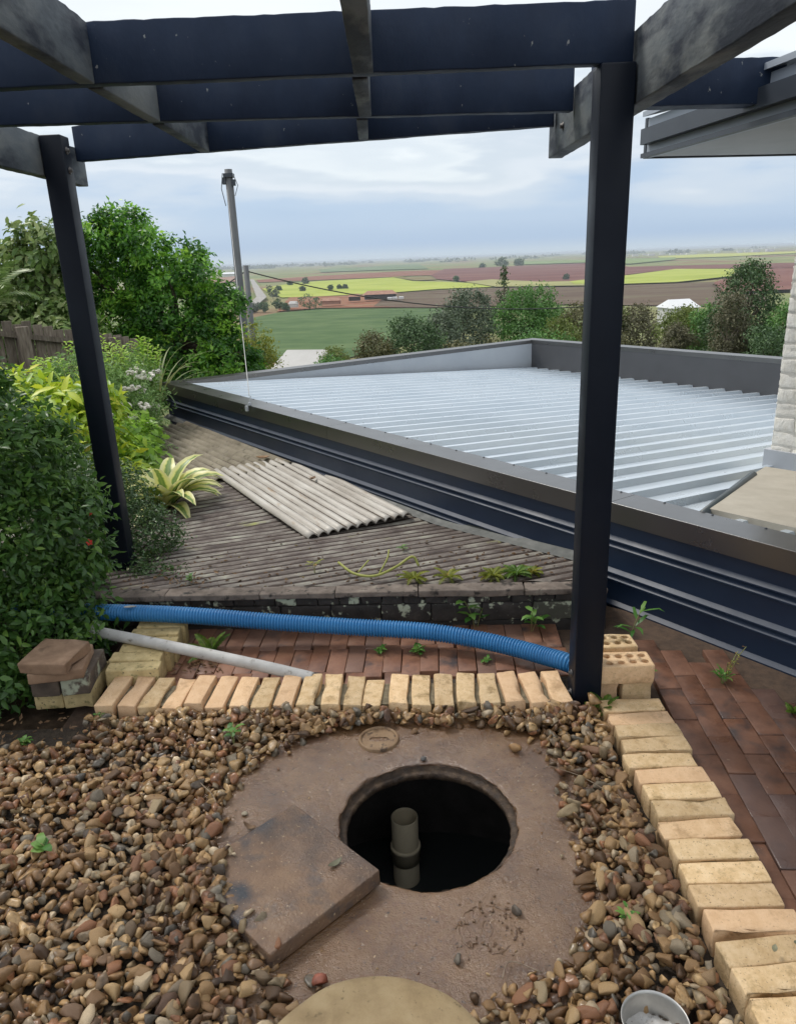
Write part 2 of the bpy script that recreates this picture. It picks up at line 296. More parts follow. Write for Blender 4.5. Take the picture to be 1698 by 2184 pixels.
gx = [-40000, -6000, -900, -200, -60, -20, -8, -4, -.9, .9, 4, 8, 20, 60, 200, 900, 6000, 40000]
gy = [-400, -30, -4, 1.05, 2.65, 5, 8, 11, 15, 20, 27, 35, 45, 57, 70, 85, 100, 120, 140, 158, 175, 190, 420, 1500, 6000, 45000]
gv = [(x, y, gh(y)) for y in gy for x in gx]; nx = len(gx); gf = []
for j in range(len(gy)-1):
    for i in range(nx-1):
        if gx[i] == -.9 and gy[j] == 1.05: continue   # the tank pit
        gf.append((j*nx+i, j*nx+i+1, (j+1)*nx+i+1, (j+1)*nx+i))
tag(link('ground', mesh('ground', gv, gf, ground_mat())), kind='structure')

def crop(name, cols, sx=.004, sy=.02, ang=0., fine=.25):
    M, t, n, l, b = nodes(name); tc = n.new('ShaderNodeTexCoord'); mp = n.new('ShaderNodeMapping'); mp.inputs['Scale'].default_value = (sx, sy, 1); mp.inputs['Rotation'].default_value = (0, 0, ang)
    l.new(tc.outputs['Object'], mp.inputs[0]); nz = n.new('ShaderNodeTexNoise'); nz.inputs['Scale'].default_value = 1; nz.inputs['Detail'].default_value = 9; nz.inputs['Roughness'].default_value = .62
    l.new(mp.outputs[0], nz.inputs['Vector']); c = ramp(n, cols); l.new(nz.outputs['Fac'], c.inputs[0]); l.new(c.outputs[0], b.inputs['Base Color'])
    b.inputs['Roughness'].default_value = .95; b.inputs['Specular IOR Level'].default_value = .05; return M
FIELDS = [  # name, crop colours, outline in metres on the plain
 ('near', [(.35, (.060, .105, .042)), (.5, (.085, .135, .055)), (.65, (.115, .165, .070))], (.03, .05), [(-129, 689), (-111, 763), (-71, 799), (16, 756), (70, 719), (49, 503), (-29, 369), (-79, 384)]),
 ('ploughed', [(.35, (.095, .066, .048)), (.5, (.13, .095, .068)), (.62, (.15, .13, .085))], (.006, .03), [(-27, 850), (-5, 1088), (72, 1143), (150, 1146), (273, 1068), (328, 1076), (450, 1073), (491, 1019), (291, 600), (142, 739), (182, 711), (44, 748), (-17, 786)]),
 ('farmyard', [(.35, (.20, .085, .05)), (.5, (.26, .125, .075)), (.65, (.24, .17, .11))], (.02, .03), [(-113, 776), (-140, 1095), (-77, 1073), (23, 1100), (-1, 1085), (-17, 797), (16, 769), (-72, 809)]),
 ('canola', [(.35, (.26, .31, .06)), (.5, (.33, .38, .08)), (.65, (.39, .42, .11))], (.008, .016), [(-244, 1511), (-233, 1748), (-168, 1948), (45, 2052), (3, 2109), (49, 1639), (101, 1508), (136, 1399), (174, 1269), (153, 1174), (74, 1176), (-5, 1101), (24, 1108), (-86, 1081), (-149, 1085), (-204, 1312)]),
 ('red_strip', [(.35, (.19, .085, .060)), (.6, (.25, .13, .09))], (.003, .01), [(-394, 2344), (-264, 2605), (66, 2981), (201, 2855), (111, 2080), (4, 2171), (46, 2079), (-176, 2036), (-336, 2031)]),
 ('maroon', [(.35, (.135, .062, .055)), (.5, (.165, .080, .070)), (.65, (.20, .11, .088))], (.003, .008), [(218, 3096), (353, 3097), (543, 3148), (810, 3189), (671, 2194), (1003, 1939), (792, 1530), (645, 1772), (459, 1507), (330, 1230), (321, 1259), (255, 1309), (141, 1456), (102, 1698), (111, 2080)]),
 ('olive', [(.35, (.17, .135, .07)), (.6, (.21, .18, .09))], (.004, .01), [(13, 1978), (104, 1942), (99, 1650), (57, 1638)]),
 ('stubble', [(.35, (.25, .25, .105)), (.6, (.32, .31, .14))], (.004, .01), [(138, 1427), (197, 1511), (249, 1280), (317, 1242), (346, 1134), (328, 1076), (275, 1076), (156, 1150)]),
 ('bright_right', [(.35, (.26, .31, .06)), (.5, (.33, .38, .08)), (.65, (.39, .42, .11))], (.006, .016), [(286, 1247), (441, 1447), (636, 1748), (697, 1580), (529, 1208), (390, 1067), (328, 1076), (269, 1144)]),
 ('distant_yellow', [(.35, (.33, .36, .09)), (.6, (.40, .42, .12))], (.001, .004), [(1626, 4788), (1957, 5128), (2410, 4677), (1921, 3725), (1477, 3435), (1252, 3645)]),
 ('distant_cane', [(.35, (.12, .17, .09)), (.6, (.17, .22, .12))], (.001, .004), [(-420, 4747), (131, 5826), (217, 5585), (164, 3255), (-67, 3411), (-293, 3426)]),
 ('distant_green', [(.35, (.16, .22, .09)), (.6, (.22, .28, .12))], (.001, .004), [(784, 4785), (1112, 4376), (1198, 4659), (1405, 3875), (1146, 3157), (785, 2570), (824, 3202), (828, 3259), (558, 3401)]),
 ('red_side', [(.35, (.16, .075, .065)), (.6, (.21, .11, .09))], (.003, .01), [(411, 993), (532, 1203), (731, 1487), (748, 1442), (404, 774), (328, 771)]),
 ('pink_soil', [(.35, (.25, .14, .10)), (.6, (.31, .20, .15))], (.003, .01), [(-641, 2661), (-611, 3150), (-423, 2175), (-440, 1990)]),
]
for i, (nm, c, s, poly) in enumerate(FIELDS):
    z = -44.4 + .25*i
    v = [(x, y, z) for x, y in poly]
    o = link('field', mesh('field', v, [tuple(range(len(v)))], crop(nm+'_field', c, *s))); tag(o, kind='structure')
tag(link('road', mesh('road', [(x, y, -40.6) for x, y in [(-412, 2343), (-399, 2329), (-165, 1053), (-136, 772), (-146, 775), (-180, 1060)]], [(0, 1, 2, 3, 4, 5)],
     surf('far_road', [(.3, (.24, .22, .20)), (.7, (.30, .28, .25))], .05, bump=0))), kind='structure')

# ------------------------------------------------------------------ septic tank: slab, rim, interior, water, pipe
HC = (.055, 1.848)                                    # centre of the opening
slab = empty('tank_slab', (HC[0], HC[1], 0)); tag(slab, 'wet brown concrete tank slab with a round open manhole', 'concrete slab')
rng = random.Random(4)
n = 160; v = []; f = []
rings = [(.2665, -.010), (.267, -.007), (.2675, -.005), (.269, -.003), (.275, -.0005), (.30, 0), (.36, .001), (.45, .001), (.55, 0), (.65, -.001), (.73, -.003), (.74, -.1)]
for k, (rr, zz) in enumerate(rings):
    for j in range(n):
        a = 2*math.pi*j/n; q = rr
        if k in (1, 2, 3, 4): q += .006*mnoise.noise((math.cos(a)*6, math.sin(a)*6, k*.15)) + .004*mnoise.noise((math.cos(a)*22, math.sin(a)*22, k*.3))
        cxo = -.10*max(0, (rr-.3)/.45)
        x, y = math.cos(a)*q + cxo, math.sin(a)*q
        z = zz + (0 if k < 3 else .0022*mnoise.noise((x*7, y*7, 3)) + .0016*mnoise.noise((x*23, y*23, 1)))
        v.append((x, y, z))
for k in range(len(rings)-1):
    for j in range(n):
        a, b = k*n+j, k*n+(j+1) % n; f.append((a, a+n, b+n, b))
link('slab', mesh('slab', v, f, M_wetcon, True), slab)
v = []; f = []
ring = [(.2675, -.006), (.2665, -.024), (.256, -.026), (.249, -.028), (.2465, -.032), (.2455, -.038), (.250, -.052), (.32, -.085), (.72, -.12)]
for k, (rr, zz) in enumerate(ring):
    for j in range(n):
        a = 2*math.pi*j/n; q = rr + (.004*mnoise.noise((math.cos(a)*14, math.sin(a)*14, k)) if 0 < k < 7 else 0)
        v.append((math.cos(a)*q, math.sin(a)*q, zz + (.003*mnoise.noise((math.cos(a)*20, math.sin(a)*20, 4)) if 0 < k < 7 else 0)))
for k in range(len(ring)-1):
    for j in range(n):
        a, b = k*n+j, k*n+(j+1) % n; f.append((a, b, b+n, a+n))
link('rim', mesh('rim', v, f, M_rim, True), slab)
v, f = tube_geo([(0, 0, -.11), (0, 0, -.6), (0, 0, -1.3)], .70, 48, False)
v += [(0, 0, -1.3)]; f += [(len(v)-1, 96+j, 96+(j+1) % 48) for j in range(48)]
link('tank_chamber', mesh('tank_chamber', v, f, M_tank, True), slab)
# roots and grit hanging round the broken edge
mb = MB()
for i in range(60):
    a = rng.uniform(0, 2*math.pi); r0 = .268
    p = Vector((math.cos(a)*r0, math.sin(a)*r0, -.004)); d = Vector((-math.cos(a)*.004+rng.gauss(0, .006), -math.sin(a)*.004+rng.gauss(0, .006), -rng.uniform(.006, .022)))
    mb.tube([p, p+d*.5, p+d], [.0012, .0009, .0004], 4)
link('root_fringe', mb.me('root_fringe', M_rim), slab, )['kind'] = 'stuff'
# round inspection cap with its slot
v = []; f = []; ns = 64
prof = [(.0595, .0035), (.0615, .0085), (.0655, .0105), (.0695, .0085), (.0725, -.004)]
for k, (rr, zz) in enumerate(prof):
    for j in range(ns):
        a = 2*math.pi*j/ns; q = rr+.0012*mnoise.noise((math.cos(a)*9, math.sin(a)*9, k)); v.append((math.cos(a)*q, math.sin(a)*q, zz))
for k in range(len(prof)-1):
    for j in range(ns):
        a, b = k*ns+j, k*ns+(j+1) % ns; f.append((a, a+ns, b+ns, b))
capx = link('inspection_cap', None, slab)
bm = bmesh.new()                                       # disc with a rounded slot sunk into it
outer = [bm.verts.new((math.cos(2*math.pi*j/ns)*.061, math.sin(2*math.pi*j/ns)*.061, .003)) for j in range(ns)]
def slotpt(j, s=1.):
    a = 2*math.pi*j/ns; c, s_ = math.cos(a), math.sin(a)
    return ((.021*(1 if c > 0 else -1) if abs(c) > .3 else .021*c/.3) + .012*c*s, .012*s_*s)
inner = [bm.verts.new((*slotpt(j), .003)) for j in range(ns)]; deep = [bm.verts.new((*slotpt(j, .85), -.024)) for j in range(ns)]
for j in range(ns):
    k = (j+1) % ns
    bm.faces.new((outer[j], outer[k], inner[k], inner[j])); bm.faces.new((inner[j], inner[k], deep[k], deep[j]))
bm.faces.new(deep)
bv = [bm.verts.new(p) for p in v]
for q in f: bm.faces.new([bv[i] for i in q])
me = bpy.data.meshes.new('inspection_cap'); bm.to_mesh(me); bm.free(); me.materials.append(surf('cap_concrete', [(.25, (.13, .075, .04)), (.5, (.26, .165, .09)), (.8, (.38, .26, .15))], 20, 8, rough=(.5, .7), bump=.8, bscale=120, bdist=.004, spots=((.06, .035, .02), 40, .55, .66)))
bpy.data.objects.remove(capx); capx = link('inspection_cap', me, slab, (-.153, .402, .002)); capx['label'] = 'small round cap with a slot handle set in the slab'
# worn second cap, only its outline and slot left
mb = MB(); rw = random.Random(6)
for a0, a1 in ((.3, 1.5), (1.8, 2.7), (2.9, 4.2), (4.6, 5.5), (5.7, 6.3)):
    pts = []; rad = []
    for j in range(18):
        a = a0+(a1-a0)*j/17; q = .072+.003*mnoise.noise((math.cos(a)*7, math.sin(a)*7, 2)); pts.append((math.cos(a)*q, math.sin(a)*q, -.001)); rad.append(max(.0008, .0042*math.sin(math.pi*j/17)**.5*(.6+.7*abs(mnoise.noise((a*6, 1, 3))))))
    mb.tube(pts, rad, 7)
for j in range(70):
    a = rw.uniform(0, 6.28); q = rw.gauss(.066, .016); r_ = rw.uniform(.0012, .0042); mb.box((math.cos(a)*q, math.sin(a)*q, r_*.4), (r_, r_*.8, r_*.6), rotz(a*3))
pts = [(math.cos(2*math.pi*j/24)*.012, math.sin(2*math.pi*j/24)*.025, -.001) for j in range(25)]; mb.tube(pts, [.0022+.0014*abs(mnoise.noise((j*.4, 2, 2))) for j in range(25)], 7, False)
o = link('worn_cap', mb.me('worn_cap', M_wetcon, True), slab, (.128, -.395, .001)); o['label'] = 'worn outline of a second cap in the slab'
# water and the pipe standing in it
wv = [(math.cos(2*math.pi*j/64)*.695, math.sin(2*math.pi*j/64)*.695, 0) for j in range(64)]
tag(link('water', mesh('water', wv, [tuple(range(64))], M_water), None, (HC[0], HC[1], -.665)), kind='structure')
def lathe(prof, n, mat, name, smooth=True):
    v = []; f = []
    for r_, z_ in prof:
        for j in range(n): v.append((math.cos(2*math.pi*j/n)*r_, math.sin(2*math.pi*j/n)*r_, z_))
    for k in range(len(prof)-1):
        for j in range(n):
            a, b = k*n+j, k*n+(j+1) % n; f.append((a, b, b+n, a+n))
    me = mesh(name, v, f, mat, smooth)
    return me
pp = empty('standpipe', (-.02, 2.30, -.665)); tag(pp, 'cream plastic pipe standing upright in the dark tank water', 'pipe')
link('pipe', lathe([(.05, -.4), (.05, .29), (.0485, .292), (.0465, .292), (.0455, .28), (.0455, -.2)], 40, M_pvc, 'pipe'), pp)
link('coupling', lathe([(.05, .094), (.0535, .095), (.0535, .122), (.0555, .124), (.0555, .150), (.0575, .152), (.0575, .162), (.055, .164), (.05, .165)], 40, M_pvc, 'coupling'), pp)

# square cover and round lid left lying beside the opening
me = rbox('square_cover', .192, .178, .024, .005, M_lid, 3, .0016, True, .004)
o = link('square_cover', me, None, (-.345, 1.617, .028), (R(1.2), R(-.8), R(-47.0)))
tag(o, 'square rusty brown concrete cover lying beside the manhole', 'concrete cover')
prof = [(.001, .05), (.12, .051), (.24, .05), (.258, .047), (.264, .038), (.266, .02), (.262, .0)]
o = link('round_lid', lathe(prof, 96, M_disc, 'round_lid'), None, (-.09, 1.035, .002)); tag(o, 'round dry tan concrete lid at the bottom edge', 'concrete lid')
for vv in o.data.vertices:
    p = vv.co; vv.co = p + Vector((mnoise.noise(p*9), mnoise.noise(p*9+Vector((3, 3, 3))), .3*mnoise.noise(p*14)))*.006
# tin with powder
tn = empty('metal_tin', (.492, 1.135, .004)); tag(tn, 'round metal tin with white powder standing in the gravel', 'tin')
link('tin_wall', lathe([(.055, .002), (.062, .0), (.066, .075), (.0685, .078), (.0695, .081), (.0685, .083), (.0665, .081), (.064, .075), (.060, .006)], 56, M_tin, 'tin_wall'), tn)
pv = [(0, 0, .030)]; pf = []
for k in range(1, 9):
    for j in range(36):
        a = 2*math.pi*j/36; r_ = .0618*k/8; pv.append((math.cos(a)*r_, math.sin(a)*r_, .026+.006*mnoise.noise((math.cos(a)*r_*60, math.sin(a)*r_*60, 2))))
for j in range(36): pf.append((0, 1+j, 1+(j+1) % 36))
for k in range(7):
    for j in range(36):
        a, b = 1+k*36+j, 1+k*36+(j+1) % 36; pf.append((a, a+36, b+36, b))
link('powder', mesh('powder', pv, pf, M_powder, True), tn)

# ------------------------------------------------------------------ gravel
bed_v = []; bed_f = []; nb = 48
def sq(a, hx, hy):
    c, s = math.cos(a), math.sin(a); k = min(hx/abs(c) if abs(c) > 1e-6 else 9, hy/abs(s) if abs(s) > 1e-6 else 9); return c*k, s*k
bc = (0, 1.85)
for j in range(nb):
    a = 2*math.pi*j/nb
    bed_v.append((bc[0]+math.cos(a)*.66, bc[1]+math.sin(a)*.66, -.012))
for j in range(nb):
    x, y = sq(2*math.pi*j/nb, .905, .805); bed_v.append((bc[0]+x, bc[1]+y, -.012))
for j in range(nb): bed_f.append((j, nb+j, nb+(j+1) % nb, (j+1) % nb))
k = len(bed_v); bed_v += [(-1.75, .6, -.022), (.70, .6, -.022), (.70, 2.43, -.022), (-1.75, 2.43, -.022), (-.9, 1.06, -.022), (.70, 1.06, -.022), (.7, 2.43, -.022), (-.9, 2.43, -.022)]
bed_f += [(k, k+1, k+5, k+4), (k, k+4, k+7, k+3)]
bed = link('gravel_bed', mesh('gravel_bed', bed_v, bed_f, M_soil)); tag(bed, kind='structure')
STONE = [(0, (0.057, 0.031, 0.015)), (.10, (0.142, 0.073, 0.028)), (.22, (0.221, 0.120, 0.046)), (.36, (0.292, 0.170, 0.066)), (.48, (0.368, 0.224, 0.092)), (.58, (0.434, 0.279, 0.121)), (.64, (0.100, 0.052, 0.030)), (.72, (0.273, 0.113, 0.044)), (.79, (0.138, 0.089, 0.048)),
         (.86, (0.321, 0.233, 0.121)), (.90, (0.081, 0.072, 0.060)), (.94, (0.189, 0.149, 0.097)), (.98, (0.548, 0.413, 0.250)), (1, (0.047, 0.032, 0.023))]
def stonemat(name, obj):
    M, t, n, l, b = nodes(name)
    if obj: a = n.new('ShaderNodeObjectInfo'); s = a.outputs['Random']
    else: a = n.new('ShaderNodeAttribute'); a.attribute_name = 'rnd'; s = a.outputs['Fac']
    c = ramp(n, STONE); l.new(s, c.inputs[0])
    tc = n.new('ShaderNodeTexCoord'); nz = n.new('ShaderNodeTexNoise'); nz.inputs['Scale'].default_value = 60; nz.inputs['Detail'].default_value = 6; l.new(tc.outputs['Object'], nz.inputs['Vector'])
    mr = n.new('ShaderNodeMapRange'); mr.inputs['From Min'].default_value = .3; mr.inputs['From Max'].default_value = .7; mr.inputs['To Min'].default_value = .5; mr.inputs['To Max'].default_value = 1.4; l.new(nz.outputs['Fac'], mr.inputs['Value'])
    h = n.new('ShaderNodeHueSaturation'); l.new(c.outputs[0], h.inputs['Color']); l.new(mr.outputs[0], h.inputs['Value']); h.inputs['Saturation'].default_value = .95
    l.new(h.outputs[0], b.inputs['Base Color']); b.inputs['Specular IOR Level'].default_value = .45
    n2 = n.new('ShaderNodeTexNoise'); n2.inputs['Scale'].default_value = 2.2; n2.inputs['Detail'].default_value = 3
    g = n.new('ShaderNodeNewGeometry'); l.new(g.outputs['Position'], n2.inputs['Vector'])
    m2 = n.new('ShaderNodeMapRange'); m2.inputs['From Min'].default_value = .4; m2.inputs['From Max'].default_value = .6; m2.inputs['To Min'].default_value = .24; m2.inputs['To Max'].default_value = .6; l.new(n2.outputs['Fac'], m2.inputs['Value']); l.new(m2.outputs[0], b.inputs['Roughness'])
    bp = n.new('ShaderNodeBump'); bp.inputs['Strength'].default_value = .45; bp.inputs['Distance'].default_value = .003; l.new(nz.outputs['Fac'], bp.inputs['Height']); l.new(bp.outputs[0], b.inputs['Normal'])
    return M
M_stone_o, M_stone_a = stonemat('pebble_stone', True), stonemat('gravel_stone', False)
def stone_shape(seed, sub=2):                         # unit pebble: an icosphere cut by a few random planes, then softened
    bm = bmesh.new(); bmesh.ops.create_icosphere(bm, subdivisions=sub, radius=1); r_ = random.Random(seed)
    pl = [(Vector((r_.gauss(0, 1), r_.gauss(0, 1), r_.gauss(0, .8))).normalized(), r_.uniform(.36, .66)) for _ in range(8)]
    for vv in bm.verts:
        p = vv.co.copy()
        for d, h in pl:
            k = p.dot(d)
            if k > h: p -= d*(k-h)
        p += mnoise.noise_vector(p*1.6+Vector((seed*3.3, 0, 0)))*.06
        vv.co = p
    bmesh.ops.triangulate(bm, faces=bm.faces)
    V = np.array([vv.co[:] for vv in bm.verts]); bm.verts.index_update(); Fc = np.array([[q.index for q in fc.verts] for fc in bm.faces]); bm.free()
    return V, Fc
SH = [stone_shape(s) for s in range(14)]
SLABVIS = [(-.27, 2.30), (-.1, 2.325), (.06, 2.315), (.20, 2.325), (.33, 2.29), (.445, 2.22), (.49, 2.09), (.482, 1.924), (.46, 1.70), (.445, 1.485), (.37, 1.354), (.22, 1.27), (.115, 1.20), (.02, 1.17), (-.2, 1.2), (-.27, 1.30), (-.36, 1.40), (-.47, 1.56), (-.56, 1.72), (-.575, 1.838), (-.563, 2.027), (-.50, 2.14), (-.42, 2.22)]
def inside(x, y, poly):
    c = False; k = len(poly)
    for i in range(k):
        (x0, y0), (x1, y1) = poly[i], poly[i-1]
        if (y0 > y) != (y1 > y) and x < (x1-x0)*(y-y0)/(y1-y0)+x0: c = not c
    return c
def gravel_ok(x, y):
    wob = .03*mnoise.noise((x*5, y*5, 0)); 
    if inside(x+wob, y+wob*.8, SLABVIS): return False
    if math.hypot(x+.09, y-1.035) < .272: return False
    if math.hypot(x-.492, y-1.135) < .070: return False
    if x > .675 or y > 2.40+.0*x - .052*(x+.4)*0 : return False
    yr = 2.385 - .052*(x+.3)                          # front of the brick row
    if y > yr - .0 and x > -1.17: return False
    if x < -1.17 and y > 2.30 + .25*(x+1.17) + .1*mnoise.noise((x*4, 3, 1)): return False
    if math.hypot(x-.60, (y-2.40)) < .05: return False
    return True
def lift_(x, y):                                      # the bed is raked up a little against the bricks
    return .030*max(0, 1-abs(y-(2.385-.052*(x+.3)))/.13) + .030*max(0, 1-(.69-x)/.2) if x > -1.2 else 0
rs = random.Random(11); stones = []
def in_lid(x, y, g=0):
    d = Vector((x+.345, y-1.617)); a = R(47.0); u = d.x*math.cos(a) - d.y*math.sin(a); w_ = d.x*math.sin(a) + d.y*math.cos(a)
    return abs(u) < .192+g and abs(w_) < .178+g
step = .0245; y = .70
while y < 2.5:
    x = -1.72
    while x < .70:
        px_, py_ = x+rs.uniform(-.4, .4)*step, y+rs.uniform(-.4, .4)*step
        if gravel_ok(px_, py_) and -.80*(py_)-.42 < px_+.08 and not (in_lid(px_, py_, -.02)):
            bare = (math.hypot(px_-.53, (py_-1.97)*.8) < .05)
            if not bare or rs.random() < .25:
                s = rs.uniform(.0105, .0195)*(1+.25*mnoise.noise((px_*4, py_*4, 9)))
                lay = rs.random()
                stones.append((px_, py_, (.004 if lay < .7 else .019)+rs.uniform(-.004, .007)+lift_(px_, py_), s))
        x += step
    y += step
for _ in range(420):                                  # stones packed against the brick row and the border
    t_ = rs.random(); px_ = -1.14+1.72*t_; py_ = 2.385-.052*(px_+.3)-rs.uniform(.012, .075)
    if rs.random() < .45: py_ = rs.uniform(.95, 2.3); px_ = .685-rs.uniform(.012, .07)
    if gravel_ok(px_, py_): stones.append((px_, py_, rs.uniform(.008, .045), rs.uniform(.012, .022)))
for _ in range(1150):                                 # grit between the stones
    px_, py_ = rs.uniform(-1.7, .68), rs.uniform(.70, 2.42)
    if gravel_ok(px_, py_) and -.80*py_-.42 < px_+.08 and not in_lid(px_, py_, .01): stones.append((px_, py_, rs.uniform(.012, .03)+lift_(px_, py_), rs.uniform(.006, .011)))
for _ in range(1750):                                  # larger stones on top
    px_, py_ = rs.uniform(-1.7, .68), rs.uniform(.70, 2.42)
    if gravel_ok(px_, py_) and -.80*py_-.42 < px_+.08 and not in_lid(px_, py_, .015): stones.append((px_, py_, rs.uniform(.018, .030)+lift_(px_, py_), rs.uniform(.0145, .0245)))
for _ in range(2600):                                 # a few chips spilt onto the edge of the slab
    px_, py_ = rs.uniform(-.62, .52), rs.uniform(1.15, 2.42)
    if inside(px_, py_, SLABVIS) and not in_lid(px_, py_, .01) and math.hypot(px_-HC[0], py_-HC[1]) > .33 and math.hypot(px_+.09, py_-1.035) > .28:
        e_ = min(math.hypot(px_-q[0], py_-q[1]) for q in SLABVIS)
        if rs.random() < math.exp(-e_/.022)*.5: stones.append((px_, py_, .006, rs.uniform(.006, .016)))
        elif rs.random() < .12: stones.append((px_, py_, .001, rs.uniform(.0015, .0035)))
for _ in range(34):                                   # stones heaped against the buried corner of the square cover
    a, b = rs.uniform(-.60, -.50), rs.uniform(1.50, 1.70); stones.append((a, b, rs.uniform(.05, .062), rs.uniform(.014, .02)))
for _ in range(26):
    t_ = rs.random(); a, b = -.36-.20*t_+rs.gauss(0, .015), 1.375+.25*t_+rs.gauss(0, .015); stones.append((a, b, rs.uniform(.03, .055), rs.uniform(.013, .02)))
def stone_rot(r_): return Matrix.Rotation(r_.uniform(0, 6.28), 3, 'Z') @ Matrix.Rotation(r_.gauss(0, .45), 3, 'X') @ Matrix.Rotation(r_.gauss(0, .45), 3, 'Y')
def px_size(s): d = math.sqrt(s[0]**2+s[1]**2+(1.6-s[2])**2); return -s[3]*(1 if s[2] > .01 else .7)/d
vis = sorted(range(len(stones)), key=lambda i: px_size(stones[i]))
def in_view(s):
    p = Vector(s[:3])-Vector((0, 0, 1.6)); z = p.dot(Fw); return abs(p.dot(Rt)/z) < .53 and abs(p.dot(Up)/z) < .68
big = set([i for i in vis if in_view(stones[i])][:300])
stone_me = [fastmesh('pebble', V, Fc, M_stone_o, False) for V, Fc in SH]
AV = []; AF = []; AR = []; base = 0
for i, (x, y, z, s) in enumerate(stones):
    q = rs.randrange(14); sx, sy, sz = s*rs.uniform(1.25, 1.95), s*rs.uniform(1.0, 1.4), s*rs.uniform(.7, 1.1); Mr = stone_rot(rs)
    if i in big:
        o = bpy.data.objects.new('pebble', stone_me[q]); col.objects.link(o); o.parent = bed
        o.matrix_local = Matrix.Translation((x, y, z)) @ (Mr @ Matrix.Diagonal((sx, sy, sz))).to_4x4()
    else:
        V, Fc = SH[q]; A = np.array(Mr @ Matrix.Diagonal((sx, sy, sz)))
        AV.append(V @ A.T + np.array((x, y, z))); AF.append(Fc+base); AR.append(np.full(len(V), rs.random())); base += len(V)
o = link('gravel', fastmesh('gravel', np.concatenate(AV), np.concatenate(AF), M_stone_a, False, np.concatenate(AR)), bed); o['kind'] = 'stuff'
# single stones lying on the slab
LOOSE = [((-.225, 1.318, .012), .02, 'reddish stone on the wet slab near the round lid', (.27, .085, .05)), ((-.165, 1.300, .012), .019, 'round brown stone on the wet slab near the round lid', (.19, .095, .05)),
         ((.262, 1.498, .012), .018, 'small dark square chip of stone alone on the right of the slab', (.10, .08, .06)), ((.10, 1.362, .009), .014, 'grey brown pair of grit lumps beside the worn cap', (.12, .10, .075)),
         ((-.505, 1.90, .007), .011, 'small pale flat pebble at the left of the slab', (.42, .36, .25)), ((.365, 2.155, .014), .024, 'amber stone on the far right of the slab', (.30, .17, .07)),
         ((.05, 2.13, .008), .013, 'small dark stone at the far edge of the manhole', (.08, .075, .07)), ((-.49, 1.68, .056), .007, 'tiny pale chip on the square cover', (.45, .36, .24))]
for k, (p, s, lb, c) in enumerate(LOOSE):
    V, Fc = stone_shape(50+k); mt = surf('loose_stone', [(.3, tuple(x*.7 for x in c)), (.7, tuple(min(1, x*1.25) for x in c))], 50, rough=(.5, .7), bump=.3)
    o = link('loose_stone', fastmesh('loose_stone', V*np.array((s*1.2, s, s*.7)), Fc, mt, True), None, p, (0, 0, k*1.3)); tag(o, lb, 'stone')

# ------------------------------------------------------------------ paving
pav = link('brick_paving', mesh('brick_paving', [(-1.3, 2.4, -.036), (.62, 2.4, -.036), (.93, .4, -.036), (2.3, .4, -.036), (2.3, 2.2, -.036), (.95, 3.35, -.036), (-1.3, 3.35, -.036)], [(0, 1, 2, 3, 4, 5, 6)], M_joint))
tag(pav, kind='structure')
pv_strip = [rbox('brick', .0381, .1143, .03, .003, M_paver, s, .0010, False) for s in range(4)]
M_paver_path = surf('wet_path_paver', [(.25, (.085, .042, .027)), (.5, (.155, .073, .044)), (.75, (.21, .105, .064))], 13, rough=(.5, .75), bump=.35, bscale=90, bdist=.003,
               spots=((.05, .04, .038), 7, .54, .72), spot2=((.30, .22, .16), 60, .68, .76), rand=.2, hue=((.085, .062, .058), .74, .65), wet=(3, .42, .58, .25))
pv_path = [rbox('brick', .0427, .0990, .03, .003, M_paver_path, s+9, .0012, False) for s in range(4)]
rs = random.Random(5); ca, sa = math.cos(R(-3)), math.sin(R(-3))
for i in range(24):
    off = -.052 if i % 2 else -.015
    for j in range(3):
        u, w_ = -.98 + i*.0778, 2.63 + .115 + j*.2305 + off - .115
        X, Y = u, w_ - .052*(u+.3)*1.0
        if Y < 2.60 or Y > 3.16 or X > .66+.0: continue
        o = link('brick', rs.choice(pv_strip), pav, (X, Y, -.034+rs.gauss(0, .0014)), (rs.gauss(0, .006), rs.gauss(0, .006), R(-3)+rs.gauss(0, .006)))
WA = Vector((1.523, 2.675, 0)); WD = Vector((-.603, .798, 0)); WN = Vector((-.798, -.603, 0))   # garage wall line, direction, outward normal
for i in range(9):
    for j in range(-8, 8):
        u, w_ = .985 + i*.0865, 2.02 + j*.2 + (.1 if i % 2 else 0)
        X = u + .07*(w_-2.0)*1.0; Y = w_ - .05*(u-1)
        d = (Vector((X, Y, 0))-WA).dot(WN)
        if d < .14 + .05*rs.random() or Y > 2.86 or Y < .75 or X > 2.2: continue
        o = link('brick', rs.choice(pv_path), pav, (X, Y, -.040+rs.gauss(0, .002)), (rs.gauss(0, .008), rs.gauss(0, .008), R(-4)+rs.gauss(0, .008)))
